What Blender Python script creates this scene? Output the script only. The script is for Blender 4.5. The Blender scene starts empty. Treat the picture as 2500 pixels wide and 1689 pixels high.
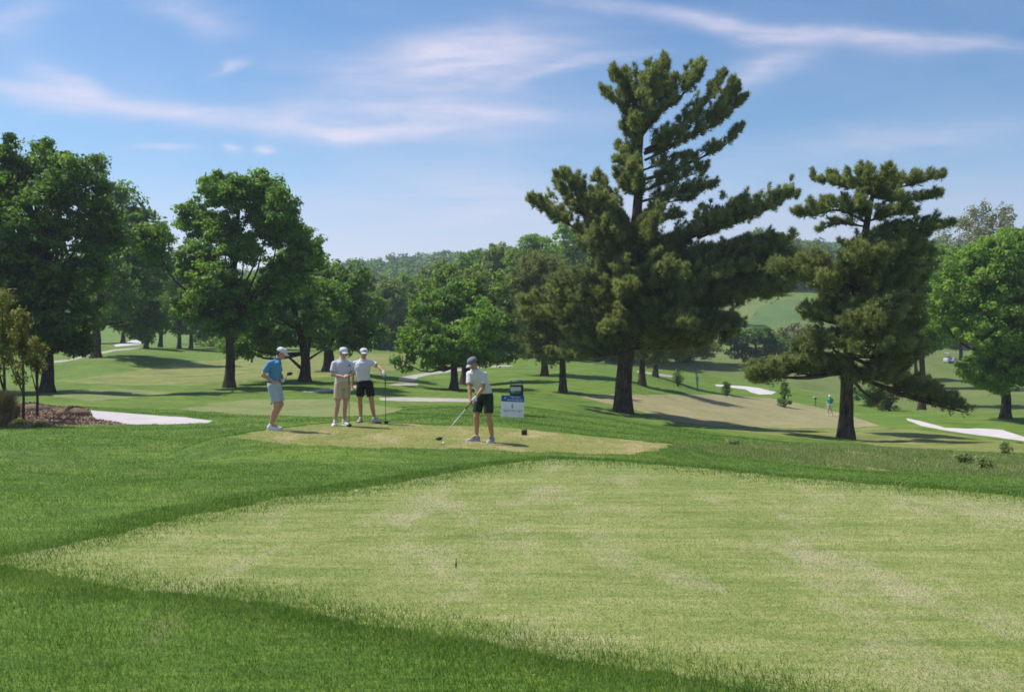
import bpy, bmesh, math, random
import numpy as np
from mathutils import Vector, Matrix
from mathutils.geometry import delaunay_2d_cdt

# ---------------------------------------------------------------- camera
SC = bpy.context.scene
COL = SC.collection
FPX, CX, CY, CAMZ = 2222.0, 1250.0, 844.5, 1.65
cam_d = bpy.data.cameras.new("camera")
cam = bpy.data.objects.new("camera", cam_d)
COL.objects.link(cam)
cam.location = (0, 0, CAMZ)
cam.rotation_euler = (math.radians(90), 0, 0)
cam_d.sensor_width = 36
cam_d.lens = 36 * FPX / 2500
cam_d.clip_start = 0.1
cam_d.clip_end = 6000
SC.camera = cam

# ---------------------------------------------------------------- exposure
SC.view_settings.view_transform = 'Standard'
SC.view_settings.look = 'None'
SC.view_settings.exposure = 0.40
SC.view_settings.gamma = 1
SC.render.engine = 'CYCLES'
SC.cycles.max_bounces = 8
SC.cycles.diffuse_bounces = 5
SC.cycles.transmission_bounces = 5
SC.cycles.glossy_bounces = 2
SC.cycles.caustics_reflective = False
SC.cycles.caustics_refractive = False
SC.cycles.filter_width = 1.7

# ---------------------------------------------------------------- sun + sky
SUN_EL = math.radians(57)
sun_dir = Vector((-0.93, 0.36, 0)).normalized()          # towards the sun, on the ground plane
sun_vec = Vector((sun_dir.x * math.cos(SUN_EL), sun_dir.y * math.cos(SUN_EL), math.sin(SUN_EL)))
sd_ = bpy.data.lights.new("sun", 'SUN')
sd_.energy = 4.4
sd_.angle = math.radians(0.53)
sd_.color = (1.0, 0.95, 0.87)
so_ = bpy.data.objects.new("sun", sd_)
COL.objects.link(so_)
so_.rotation_euler = sun_vec.to_track_quat('Z', 'Y').to_euler()
so_.location = (0, 0, 60)

W = bpy.data.worlds.new("World")
SC.world = W
W.use_nodes = True
wn, wl = W.node_tree.nodes, W.node_tree.links
wn.clear()
def wnode(t, **kw):
    n = wn.new(t)
    for k, v in kw.items():
        setattr(n, k, v)
    return n
w_out = wnode('ShaderNodeOutputWorld')
w_bg = wnode('ShaderNodeBackground')
w_bg.inputs['Strength'].default_value = 0.13
wl.new(w_bg.outputs[0], w_out.inputs[0])
sky = wnode('ShaderNodeTexSky', sky_type='NISHITA')
sky.sun_disc = False
sky.sun_elevation = SUN_EL
sky.sun_rotation = math.atan2(sun_dir.x, sun_dir.y)
sky.air_density = 1.0
sky.dust_density = 0.6
sky.ozone_density = 2.0
tc = wnode('ShaderNodeTexCoord')
sp = wnode('ShaderNodeSeparateXYZ')
wl.new(tc.outputs['Generated'], sp.inputs[0])
def wmath(op, a, b=None, c=None, clamp=False):
    n = wnode('ShaderNodeMath', operation=op)
    n.use_clamp = clamp
    for i, v in enumerate((a, b, c)):
        if v is None: continue
        if isinstance(v, (int, float)): n.inputs[i].default_value = v
        else: wl.new(v, n.inputs[i])
    return n.outputs[0]
ysafe = wmath('MAXIMUM', sp.outputs['Y'], 0.05)
uu = wmath('DIVIDE', sp.outputs['X'], ysafe)
vv = wmath('DIVIDE', sp.outputs['Z'], ysafe)
uv = wnode('ShaderNodeCombineXYZ')
wl.new(uu, uv.inputs[0]); wl.new(vv, uv.inputs[1])
def wnoise(scale, detail, sx, sy, rot=0, dist=0.0, rough=0.55):
    m = wnode('ShaderNodeMapping')
    m.inputs['Scale'].default_value = (sx, sy, 1)
    m.inputs['Rotation'].default_value = (0, 0, rot)
    wl.new(uv.outputs[0], m.inputs[0])
    n = wnode('ShaderNodeTexNoise')
    n.inputs['Scale'].default_value = scale
    n.inputs['Detail'].default_value = detail
    n.inputs['Roughness'].default_value = rough
    n.inputs['Distortion'].default_value = dist
    wl.new(m.outputs[0], n.inputs['Vector'])
    return n
# domain warp for ragged cirrus
wz = wnoise(5, 5, 1, 2.2)
sub = wnode('ShaderNodeVectorMath', operation='SUBTRACT')
wl.new(wz.outputs['Color'], sub.inputs[0]); sub.inputs[1].default_value = (.5, .5, .5)
scl = wnode('ShaderNodeVectorMath', operation='MULTIPLY')
wl.new(sub.outputs[0], scl.inputs[0]); scl.inputs[1].default_value = (.16, .045, 0)
wuv = wnode('ShaderNodeVectorMath', operation='ADD')
wl.new(uv.outputs[0], wuv.inputs[0]); wl.new(scl.outputs[0], wuv.inputs[1])
CLOUDS = [  # centre and size of each cirrus streak, as sky directions
    (1110, 145, 290, 56, 4, 1.1), (1130, 265, 330, 48, -1, 1.05), (470, 272, 470, 30, -6, .75), (990, 325, 200, 26, -2, .8),
    (1720, 52, 400, 26, -7, .7), (2230, 88, 330, 20, -2, .6), (1890, 165, 95, 30, 18, .7), (385, 360, 70, 8, 0, .5), (580, 361, 24, 9, 0, .9),
    (672, 360, 30, 9, 3, .95), (1200, 500, 750, 110, 0, .5), (2150, 340, 330, 40, 4, .4), (30, 40, 90, 50, 20, .45),
    (150, 190, 90, 26, -20, .5), (580, 160, 45, 10, 20, .5), (490, 30, 150, 35, -15, .4), (1380, 170, 160, 14, 12, .5), (80, 225, 200, 25, -2, .5), (2150, 480, 500, 90, 0, .25)]
acc = None
for (a, b, sx, sy, ang, amp) in CLOUDS:
    m = wnode('ShaderNodeMapping', vector_type='TEXTURE')
    m.inputs['Location'].default_value = ((a - CX) / FPX, (CY - b) / FPX, 0)
    m.inputs['Rotation'].default_value = (0, 0, math.radians(ang))
    m.inputs['Scale'].default_value = (sx / FPX, sy / FPX, 1)
    wl.new(wuv.outputs[0], m.inputs[0])
    d = wnode('ShaderNodeVectorMath', operation='DOT_PRODUCT')
    wl.new(m.outputs[0], d.inputs[0]); wl.new(m.outputs[0], d.inputs[1])
    e = wmath('MULTIPLY', wmath('EXPONENT', wmath('MULTIPLY', d.outputs['Value'], -1.0)), amp)
    acc = e if acc is None else wmath('ADD', acc, e)
fib = wnoise(7, 9, .7, 4.2, rot=math.radians(6), dist=.5, rough=.62)
fib2 = wnoise(3, 6, 1, 2.6, rot=math.radians(-8), dist=.3)
fib3 = wnoise(16, 9, .45, 3.4, rot=math.radians(14), dist=.8, rough=.7)
fsum = wmath('ADD', wmath('ADD', wmath('MULTIPLY', fib.outputs['Fac'], 1.7), wmath('MULTIPLY', fib3.outputs['Fac'], 1.2)), wmath('MULTIPLY', fib2.outputs['Fac'], .9))
fm = wmath('MAXIMUM', wmath('SUBTRACT', fsum, 1.12), 0.0)
cl = wmath('MULTIPLY', acc, fm)
base_ci = wmath('MULTIPLY', wmath('SUBTRACT', fib2.outputs['Fac'], .42), .5)
front = wmath('GREATER_THAN', sp.outputs['Y'], 0.05)
cl = wmath('ADD', wmath('MULTIPLY', cl, front), wmath('MAXIMUM', base_ci, 0.0))
cl = wmath('MULTIPLY', wmath('MINIMUM', cl, 1.05), 0.74, clamp=True)
tint = wnode('ShaderNodeMix', data_type='RGBA', blend_type='MULTIPLY')
tint.inputs['Factor'].default_value = 1
wl.new(sky.outputs[0], tint.inputs['A'])
grad = wnode('ShaderNodeValToRGB')           # deeper blue with height; unseen sky overhead brightened, added as fill light
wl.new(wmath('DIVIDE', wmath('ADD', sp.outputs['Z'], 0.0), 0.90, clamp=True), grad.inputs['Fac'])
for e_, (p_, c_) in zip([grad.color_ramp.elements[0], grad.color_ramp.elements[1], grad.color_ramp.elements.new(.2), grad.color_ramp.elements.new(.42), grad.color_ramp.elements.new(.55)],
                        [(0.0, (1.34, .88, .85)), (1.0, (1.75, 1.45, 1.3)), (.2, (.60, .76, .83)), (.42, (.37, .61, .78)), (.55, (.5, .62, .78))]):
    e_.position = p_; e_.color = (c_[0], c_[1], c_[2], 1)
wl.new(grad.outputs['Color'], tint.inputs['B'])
mixc = wnode('ShaderNodeMix', data_type='RGBA')
wl.new(cl, mixc.inputs['Factor'])
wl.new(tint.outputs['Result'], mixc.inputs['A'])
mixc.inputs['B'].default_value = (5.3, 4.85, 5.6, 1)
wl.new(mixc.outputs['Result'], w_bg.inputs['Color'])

# ---------------------------------------------------------------- helpers
def tag(o, label=None, cat=None, group=None, kind=None):
    if label: o['label'] = label
    if cat: o['category'] = cat
    if group: o['group'] = group
    if kind: o['kind'] = kind
    return o
def empty(name, loc):
    o = bpy.data.objects.new(name, None)
    o.empty_display_size = .3
    COL.objects.link(o)
    o.location = loc
    return o
class Geo:
    """numpy mesh collector: triangles and quads, with an optional float per face"""
    def __init__(s): s.V = []; s.F = []; s.A = []; s.n = 0
    def add(s, V, F, a=None):
        V = np.asarray(V, dtype=np.float64).reshape(-1, 3); F = np.asarray(F, dtype=np.int64)
        s.V.append(V); s.F.append(F + s.n); s.n += len(V)
        s.A.append(np.zeros(len(F)) if a is None else np.broadcast_to(np.asarray(a, dtype=float), (len(F),)))
    def mesh(s, name, smooth=False):
        me = bpy.data.meshes.new(name)
        V = np.concatenate(s.V)
        me.vertices.add(len(V)); me.vertices.foreach_set('co', V.astype(np.float32).ravel())
        sizes = np.concatenate([np.full(len(f), f.shape[1]) for f in s.F])
        loops = np.concatenate([f.ravel() for f in s.F])
        me.loops.add(len(loops)); me.loops.foreach_set('vertex_index', loops.astype(np.int32))
        st = np.concatenate([[0], np.cumsum(sizes)[:-1]])
        me.polygons.add(len(sizes)); me.polygons.foreach_set('loop_start', st.astype(np.int32))
        me.polygons.foreach_set('use_smooth', np.full(len(sizes), smooth))
        at = me.attributes.new('rnd', 'FLOAT', 'FACE')
        at.data.foreach_set('value', np.concatenate(s.A).astype(np.float32))
        me.update(calc_edges=True)
        return me
    def obj(s, name, mat, parent=None, smooth=False):
        me = s.mesh(name, smooth)
        if mat: me.materials.append(mat)
        o = bpy.data.objects.new(name, me)
        COL.objects.link(o)
        if parent: o.parent = parent
        return o
def tube(g, pts, rad, n=8, cap=True, a=0.0, wob=0.0, rng=None):
    pts = np.asarray(pts, float); rad = np.asarray(rad, float)
    k = len(pts)
    T = np.gradient(pts, axis=0); T /= np.linalg.norm(T, axis=1)[:, None] + 1e-9
    ref = np.array([0, 1, 0.]) if abs(T[0][1]) < .8 else np.array([1., 0, 0])
    U = np.cross(T, ref); U /= np.linalg.norm(U, axis=1)[:, None] + 1e-9
    Wv = np.cross(T, U)
    th = np.linspace(0, 2 * np.pi, n, endpoint=False)
    R = rad[:, None] * np.ones((k, n))
    if wob and rng is not None:
        R = R * (1 + wob * (rng.random((1, n)) - .5) + wob * .5 * (rng.random((k, n)) - .5))
    V = pts[:, None, :] + R[..., None] * (np.cos(th)[None, :, None] * U[:, None, :] + np.sin(th)[None, :, None] * Wv[:, None, :])
    V = V.reshape(-1, 3)
    i = np.arange(k - 1)[:, None] * n; j = np.arange(n)[None, :]; j2 = (j + 1) % n
    F = np.stack([i + j, i + j2, i + n + j2, i + n + j], -1).reshape(-1, 4)
    g.add(V, F, a)
    if cap:
        for e, fl in ((0, 0), (k - 1, 1)):
            c = pts[e]
            Vc = np.vstack([V[e * n:(e + 1) * n], c])
            idx = np.arange(n)
            Fc = np.stack([idx, (idx + 1) % n, np.full(n, n)], -1)
            if not fl: Fc = Fc[:, ::-1]
            g.add(Vc, Fc, a)
def spline(pts, n):
    pts = np.asarray(pts, float)
    if len(pts) < 3:
        t = np.linspace(0, 1, n)[:, None]; return pts[0] * (1 - t) + pts[-1] * t
    P = np.vstack([2 * pts[0] - pts[1], pts, 2 * pts[-1] - pts[-2]])
    out = []
    m = len(pts) - 1
    for q in np.linspace(0, m, n):
        i = min(int(q), m - 1); t = q - i
        p0, p1, p2, p3 = P[i:i + 4]
        out.append(.5 * ((2 * p1) + (-p0 + p2) * t + (2 * p0 - 5 * p1 + 4 * p2 - p3) * t * t + (-p0 + 3 * p1 - 3 * p2 + p3) * t ** 3))
    return np.array(out)
def at(px, py, Y):
    return np.array([(px - CX) / FPX * Y, Y, CAMZ - (py - CY) / FPX * Y])
def z3(u, v): return (u / 3.748, 680 + v / 3.748)
def z4(u, v): return (600 + u / 3.32, 680 + v / 3.32)
def z5(u, v): return (1260 + u / 2.707, 120 + v / 2.707)
def z6(u, v): return (1260 + u / 3.141, 660 + v / 3.141)
def z7(u, v): return (1800 + u / 2.907, 360 + v / 2.907)
def z8(u, v): return (1800 + u / 3.32, 820 + v / 3.32)

# ---------------------------------------------------------------- materials
def new_mat(name):
    m = bpy.data.materials.new(name); m.use_nodes = True
    nt = m.node_tree; nt.nodes.clear()
    out = nt.nodes.new('ShaderNodeOutputMaterial')
    return m, nt, out
def N(nt, t, ins=None, **kw):
    n = nt.nodes.new(t)
    for k, v in kw.items(): setattr(n, k, v)
    for k, v in (ins or {}).items():
        s = n.inputs[k]
        if hasattr(v, 'is_linked') or isinstance(v, bpy.types.NodeSocket): nt.links.new(v, s)
        else: s.default_value = v
    return n
def c4(c): return (c[0], c[1], c[2], 1)
def noise(nt, vec, scale, detail=4, rough=.55, dist=0, sc=None, rot=0):
    if sc or rot:
        mp = N(nt, 'ShaderNodeMapping', {'Vector': vec, 'Scale': sc or (1, 1, 1), 'Rotation': (0, 0, rot)})
        vec = mp.outputs[0]
    return N(nt, 'ShaderNodeTexNoise', {'Vector': vec, 'Scale': scale, 'Detail': detail, 'Roughness': rough, 'Distortion': dist}).outputs['Fac']
def ramp(nt, fac, stops):
    r = N(nt, 'ShaderNodeValToRGB', {'Fac': fac})
    el = r.color_ramp.elements
    while len(el) < len(stops): el.new(.5)
    for e, (p, c) in zip(el, stops):
        e.position = p; e.color = c4(c)
    return r.outputs['Color']
def mth(nt, op, a, b=0.0, clamp=False):
    n = nt.nodes.new('ShaderNodeMath'); n.operation = op; n.use_clamp = clamp
    for i, v in enumerate((a, b)):
        if isinstance(v, (int, float)): n.inputs[i].default_value = v
        else: nt.links.new(v, n.inputs[i])
    return n.outputs[0]
def mixrgb(nt, fac, a, b, mode='MIX'):
    n = N(nt, 'ShaderNodeMix', data_type='RGBA', blend_type=mode)
    for k, v in (('Factor', fac), ('A', a), ('B', b)):
        s = [i for i in n.inputs if i.name == k and (i.type == ('VALUE' if k == 'Factor' else 'RGBA'))][0]
        if isinstance(v, bpy.types.NodeSocket): nt.links.new(v, s)
        else: s.default_value = v if k == 'Factor' else c4(v)
    return [o for o in n.outputs if o.type == 'RGBA'][0]
def grass_ground(name, c1, c2, c3, worn=None, wornth=.62, stripes=None, big=.35, bump=.6, streak=.30):
    """turf: colour from three sizes of noise, worn straw patches, optional mowing stripes"""
    m, nt, out = new_mat(name)
    pos = N(nt, 'ShaderNodeNewGeometry').outputs['Position']
    a = noise(nt, pos, big, 4, .6)
    b = noise(nt, pos, 2.3, 5, .65, sc=(1, .55, 1), rot=.5)
    c = noise(nt, pos, 38, 3, .7)
    d = noise(nt, pos, 9, 4, .7)
    f = mth(nt, 'ADD', mth(nt, 'MULTIPLY', a, .8), mth(nt, 'ADD', mth(nt, 'MULTIPLY', b, .5), mth(nt, 'ADD', mth(nt, 'MULTIPLY', c, .75), mth(nt, 'MULTIPLY', d, .45))))
    s1 = noise(nt, pos, 1.1, 5, .7, dist=.3, sc=(.35, 3.2, 1), rot=-.55)
    s2 = noise(nt, pos, 5.5, 4, .75, sc=(.4, 1.6, 1), rot=.35)
    f = mth(nt, 'ADD', mth(nt, 'DIVIDE', f, 2.5), mth(nt, 'ADD', mth(nt, 'MULTIPLY', mth(nt, 'SUBTRACT', s1, .5), streak), mth(nt, 'MULTIPLY', mth(nt, 'SUBTRACT', s2, .5), streak * .9)))
    if stripes:
        sc_, ang = stripes
        mp = N(nt, 'ShaderNodeMapping', {'Vector': pos, 'Rotation': (0, 0, ang)})
        wv = N(nt, 'ShaderNodeTexWave', {'Vector': mp.outputs[0], 'Scale': sc_, 'Distortion': 1.2, 'Detail': 2.0}).outputs['Fac']
        f = mth(nt, 'ADD', f, mth(nt, 'MULTIPLY', mth(nt, 'SUBTRACT', wv, .5), .085))
    col = ramp(nt, f, [(.36, c1), (.5, c2), (.66, c3)])
    if worn:
        wmask = noise(nt, pos, .9, 6, .7, dist=.4, sc=(1, .45, 1), rot=.25)
        wmask = mth(nt, 'MULTIPLY', mth(nt, 'SUBTRACT', mth(nt, 'ADD', wmask, mth(nt, 'MULTIPLY', c, .12)), wornth), 7, clamp=True)
        col = mixrgb(nt, mth(nt, 'MULTIPLY', wmask, .75), col, worn)
    bs = N(nt, 'ShaderNodeBsdfPrincipled', {'Base Color': col, 'Roughness': .85, 'Specular IOR Level': .25})
    bh = mth(nt, 'ADD', c, mth(nt, 'MULTIPLY', d, 1.5))
    bp = N(nt, 'ShaderNodeBump', {'Height': bh, 'Strength': bump, 'Distance': .05})
    nt.links.new(bp.outputs[0], bs.inputs['Normal'])
    nt.links.new(bs.outputs[0], out.inputs[0])
    return m
def leaf_mat(name, c1, c2, c3, trans=.5, big=.5, ttint=(1.45, 1.5, .75), rough=.55, spec=.3):
    m, nt, out = new_mat(name)
    pos = N(nt, 'ShaderNodeNewGeometry').outputs['Position']
    rn = N(nt, 'ShaderNodeAttribute', attribute_name='rnd').outputs['Fac']
    a = noise(nt, pos, big, 3, .6)
    f = mth(nt, 'ADD', mth(nt, 'MULTIPLY', a, .55), mth(nt, 'MULTIPLY', rn, .45))
    col = ramp(nt, f, [(.25, c1), (.5, c2), (.78, c3)])
    bs = N(nt, 'ShaderNodeBsdfPrincipled', {'Base Color': col, 'Roughness': rough, 'Specular IOR Level': spec})
    tcol = mixrgb(nt, 1.0, col, ttint, 'MULTIPLY')
    tr = N(nt, 'ShaderNodeBsdfTranslucent', {'Color': tcol})
    mx = N(nt, 'ShaderNodeMixShader', {0: trans, 1: bs.outputs[0], 2: tr.outputs[0]})
    nt.links.new(mx.outputs[0], out.inputs[0])
    return m
def bark_mat(name, c1, c2, sx=1):
    m, nt, out = new_mat(name)
    pos = N(nt, 'ShaderNodeTexCoord').outputs['Object']
    a = noise(nt, pos, 9, 6, .7, sc=(1, 1, .22))
    b = noise(nt, pos, 1.2, 3)
    col = ramp(nt, mth(nt, 'ADD', mth(nt, 'MULTIPLY', a, .75), mth(nt, 'MULTIPLY', b, .25)), [(.38, c1), (.6, c2)])
    bs = N(nt, 'ShaderNodeBsdfPrincipled', {'Base Color': col, 'Roughness': .9, 'Specular IOR Level': .15})
    bp = N(nt, 'ShaderNodeBump', {'Height': a, 'Strength': .9, 'Distance': .04})
    nt.links.new(bp.outputs[0], bs.inputs['Normal'])
    nt.links.new(bs.outputs[0], out.inputs[0])
    return m
def plain(name, c, rough=.6, metal=0, spec=.4, var=.12, scale=30, bump=0, thin=0):
    m, nt, out = new_mat(name)
    pos = N(nt, 'ShaderNodeTexCoord').outputs['Object']
    a = noise(nt, pos, scale, 4, .6)
    lo = tuple(x * (1 - var) for x in c); hi = tuple(min(1, x * (1 + var)) for x in c)
    col = ramp(nt, a, [(.3, lo), (.7, hi)])
    bs = N(nt, 'ShaderNodeBsdfPrincipled', {'Base Color': col, 'Roughness': rough, 'Metallic': metal, 'Specular IOR Level': spec})
    if bump:
        w = noise(nt, pos, 7, 3, .5, dist=.8)
        bp = N(nt, 'ShaderNodeBump', {'Height': w, 'Strength': bump, 'Distance': .05})
        nt.links.new(bp.outputs[0], bs.inputs['Normal'])
    if thin:      # light passes through thin cloth and corrugated plastic
        tr = N(nt, 'ShaderNodeBsdfTranslucent', {'Color': c4(c)})
        mx = N(nt, 'ShaderNodeMixShader', {0: thin, 1: bs.outputs[0], 2: tr.outputs[0]})
        nt.links.new(mx.outputs[0], out.inputs[0])
    else:
        nt.links.new(bs.outputs[0], out.inputs[0])
    return m
def ground_mat(name, c1, c2, scale=6, fine=60, bump=.4, rough=.9):
    m, nt, out = new_mat(name)
    pos = N(nt, 'ShaderNodeNewGeometry').outputs['Position']
    a = noise(nt, pos, scale, 6, .65); b = noise(nt, pos, fine, 3, .7); e = noise(nt, pos, .5, 3)
    f = mth(nt, 'ADD', mth(nt, 'MULTIPLY', a, .4), mth(nt, 'ADD', mth(nt, 'MULTIPLY', b, .3), mth(nt, 'MULTIPLY', e, .3)))
    col = ramp(nt, f, [(.38, c1), (.62, c2)])
    bs = N(nt, 'ShaderNodeBsdfPrincipled', {'Base Color': col, 'Roughness': rough, 'Specular IOR Level': .2})
    bp = N(nt, 'ShaderNodeBump', {'Height': mth(nt, 'ADD', a, b), 'Strength': bump, 'Distance': .04})
    nt.links.new(bp.outputs[0], bs.inputs['Normal'])
    nt.links.new(bs.outputs[0], out.inputs[0])
    return m

M = {}
M['rough'] = grass_ground('rough_turf', (0.0460, 0.1000, 0.0092), (0.0978, 0.1707, 0.0168), (0.1840, 0.2531, 0.0344), worn=(.22, .20, .09), wornth=.66, streak=.5)
M['tee'] = grass_ground('tee_turf', (0.1317, 0.1833, 0.0370), (0.2195, 0.2587, 0.0688), (0.3403, 0.3342, 0.1376), worn=(.38, .34, .20), wornth=.57, bump=.5, streak=.5)
M['tee2'] = grass_ground('worn_tee_turf', (0.1170, 0.1590, 0.0270), (0.2160, 0.2226, 0.0540), (0.3060, 0.2862, 0.0900), worn=(.43, .32, .17), wornth=.55, bump=.5)
M['farfair'] = grass_ground('far_fairway_turf', (0.0495, 0.1035, 0.0224), (0.0855, 0.1485, 0.0360), (0.1350, 0.1890, 0.0560), bump=.3, big=.1)
M['tee3'] = grass_ground('pale_tee_turf', (.10, .15, .035), (.165, .20, .06), (.23, .25, .09), bump=.4)
M['green'] = grass_ground('green_turf', (.17, .165, .07), (.25, .225, .105), (.33, .29, .15), bump=.3)
M['fairway'] = grass_ground('fairway_turf', (.09, .14, .022), (.165, .19, .045), (.25, .24, .08), worn=(.33, .27, .12), wornth=.62, stripes=(.12, .9), bump=.4)
M['meadow'] = grass_ground('meadow_turf', (.07, .12, .022), (.14, .175, .045), (.26, .25, .10), worn=(.34, .27, .15), wornth=.63, bump=.6)
M['sand'] = ground_mat('white_sand', (.46, .42, .42), (.58, .54, .53), 2, 50, .3)
M['concrete'] = ground_mat('pale_concrete', (.30, .265, .24), (.42, .375, .34), 3, 40, .15)
M['mulch'] = ground_mat('bark_mulch', (.10, .06, .035), (.38, .28, .19), 9, 45, 1.0)
M['soil'] = ground_mat('bare_soil', (.28, .22, .14), (.44, .34, .23), 5, 50, .6)
M['bark'] = bark_mat('grey_brown_bark', (.025, .018, .012), (.11, .085, .06))
M['pinebark'] = bark_mat('pine_bark', (.03, .02, .014), (.13, .095, .065))
M['leafA'] = leaf_mat('dark_green_leaves', (0.0522, 0.1078, 0.0233), (0.1068, 0.1958, 0.0367), (0.2017, 0.3133, 0.0583))
M['leafC'] = leaf_mat('maple_green_leaves', (0.0656, 0.1379, 0.0275), (0.1313, 0.2391, 0.0428), (0.2406, 0.3677, 0.0689))
M['leafL'] = leaf_mat('bright_green_leaves', (0.0890, 0.1640, 0.0322), (0.1679, 0.2788, 0.0482), (0.2765, 0.4099, 0.0805))
M['leafO'] = leaf_mat('olive_leaves', (0.0862, 0.1456, 0.0377), (0.1628, 0.2366, 0.0660), (0.2871, 0.3460, 0.1037))
M['leafG'] = leaf_mat('grey_green_leaves', (0.138, 0.161, 0.092), (0.2185, 0.23, 0.138), (0.322, 0.322, 0.207), trans=.35)
M['leafR'] = leaf_mat('bronze_green_leaves', (0.0794, 0.1174, 0.0244), (0.1476, 0.1696, 0.0391), (0.2724, 0.2217, 0.0684))
M['leafF'] = leaf_mat('far_green_leaves', (0.0546, 0.1126, 0.0492), (0.1002, 0.1818, 0.0747), (0.1639, 0.2510, 0.0983), big=.03)
M['needle'] = leaf_mat('pine_needles', (0.1029, 0.1389, 0.0569), (0.2173, 0.2546, 0.1011), (0.4115, 0.4281, 0.2056), trans=.38, big=.7)
M['needle2'] = leaf_mat('olive_needles', (0.1066, 0.1436, 0.0508), (0.2130, 0.2461, 0.1019), (0.3680, 0.3897, 0.1910), trans=.38, big=.7)
# ---------------------------------------------------------------- terrain height
# (px, py, distance): where the ground lies along each line of sight
ANCH = []
for px in (-200, 400, 1000, 1600, 2200, 2700):
    for r in (3.0, 5.5, 8.5): ANCH.append((px, None, r, 0.0))
for a in [
    (-150, 1150, 14), (250, 1160, 14), (600, 1140, 14.5), (1000, None, 14.5, -.3), (1400, None, 15.5, -.42), (1800, None, 15, -.6), (2300, None, 14, -.7), (2700, None, 13, -.6),
    (-150, 1042, 24), (200, 1040, 24), (450, 1026, 27), (1250, 1026, 24.5), (1600, 1060, 25), (1900, 1090, 25), (2300, 1102, 26), (2700, 1110, 26),
    (100, 990, 32), (520, 998, 32), (900, 1000, 32), (1300, 1005, 33), (1522, 1008, 46), (1700, 1036, 44), (2063, 1072, 37), (2350, 1075, 40), (2700, 1090, 40),
    (-150, 965, 48), (115, 958, 48), (300, 962, 46), (560, 948, 52), (800, 960, 48), (1000, 975, 42), (1110, 950, 60), (1375, 954, 58), (1250, 975, 44),
    (1700, 1000, 58), (1950, 1020, 62), (2250, 1035, 60), (2455, 1018, 64), (2700, 1040, 62), (2025, 1016, 77),
    (-200, 930, 65), (200, 915, 65), (450, 905, 70), (745, 930, 60), (850, 905, 72), (1000, 918, 76), (1240, 894, 92), (1570, 937, 72), (1700, 960, 82),
    (-200, 880, 95), (235, 862, 85), (500, 870, 92), (940, 861, 115), (1100, 880, 105), (1350, 888, 100), (1600, 912, 100), (1702, 938, 105), (1880, 955, 100), (2200, 985, 95), (2500, 965, 95),
    (-200, 850, 125), (350, 846, 115), (500, 842, 130), (700, 855, 130), (1250, 870, 125), (1500, 885, 125), (1750, 905, 125), (1900, 905, 128), (2300, 910, 130), (2600, 915, 130),
    (1750, 840, 165), (1900, 835, 170), (2100, 850, 165), (2350, 885, 160), (2600, 880, 160),
    (-200, 820, 200), (400, 825, 200), (800, 830, 200), (1200, 825, 200), (1500, 815, 200), (1800, 775, 215), (1900, 770, 215), (2100, 790, 215), (2400, 820, 215), (2700, 820, 215),
    (1850, 733, 255), (1950, 733, 255), (1600, 770, 260), (2200, 740, 260), (2600, 760, 260),
    (-200, 720, 440), (400, 720, 440), (780, 700, 440), (1000, 678, 440), (1150, 668, 440), (1400, 660, 440), (1900, 650, 440), (2450, 640, 440), (2800, 640, 440),
    (0, 740, 800), (800, 740, 800), (1600, 730, 800), (2400, 730, 800), (0, 800, 1500), (1250, 800, 1500), (2500, 800, 1500)]:
    ANCH.append(a)
def anchor_xyz(a):
    px, py, Y = a[:3]
    z = a[3] if py is None else CAMZ - (py - CY) / FPX * Y
    return (px - CX) / FPX * Y, Y, z
AN = np.array([anchor_xyz(a) for a in ANCH])
KTH = 3.2
def tp_uv(x, y):
    r = np.hypot(x, y); th = np.clip(np.arctan2(x, y), -.66, .66)
    return th * KTH, np.log(np.clip(r, 3.0, 1500)) 
au, av = tp_uv(AN[:, 0], AN[:, 1])
def tp_k(d2): return .5 * d2 * np.log(d2 + 1e-12)
n_ = len(AN)
Kmat = tp_k((au[:, None] - au) ** 2 + (av[:, None] - av) ** 2) + np.eye(n_) * .004
Pm = np.stack([np.ones(n_), au, av], 1)
Am = np.block([[Kmat, Pm], [Pm.T, np.zeros((3, 3))]])
# work on z scaled by distance (screen slope) so far errors stay small on the picture
coef = np.linalg.solve(Am, np.concatenate([(AN[:, 2] - 0) / (AN[:, 1] + 6), [0, 0, 0]]))
def tps(x, y):
    sh = x.shape; x = x.ravel(); y = y.ravel()
    out = np.empty(len(x))
    for i in range(0, len(x), 60000):
        xs, ys = x[i:i + 60000], y[i:i + 60000]
        u, v = tp_uv(xs, ys)
        k = tp_k((u[:, None] - au) ** 2 + (v[:, None] - av) ** 2)
        out[i:i + 60000] = (k @ coef[:n_] + coef[n_] + coef[n_ + 1] * u + coef[n_ + 2] * v) * (np.clip(np.hypot(xs, ys), 0, 1500) * np.cos(np.clip(np.arctan2(xs, ys), -.66, .66)) + 6)
    return out.reshape(sh)
def pin(px, py, poly):
    """points in polygon"""
    c = np.zeros(px.shape, bool)
    x0, y0 = poly[:, 0].min(), poly[:, 1].min(); x1, y1 = poly[:, 0].max(), poly[:, 1].max()
    sel = (px >= x0) & (px <= x1) & (py >= y0) & (py <= y1)
    X, Y_ = px[sel], py[sel]; cc = np.zeros(len(X), bool)
    j = len(poly) - 1
    for i in range(len(poly)):
        xi, yi = poly[i]; xj, yj = poly[j]
        if yi != yj:
            t = ((yi > Y_) != (yj > Y_)) & (X < (xj - xi) * (Y_ - yi) / (yj - yi) + xi)
            cc ^= t
        j = i
    c[sel] = cc
    return c
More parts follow.
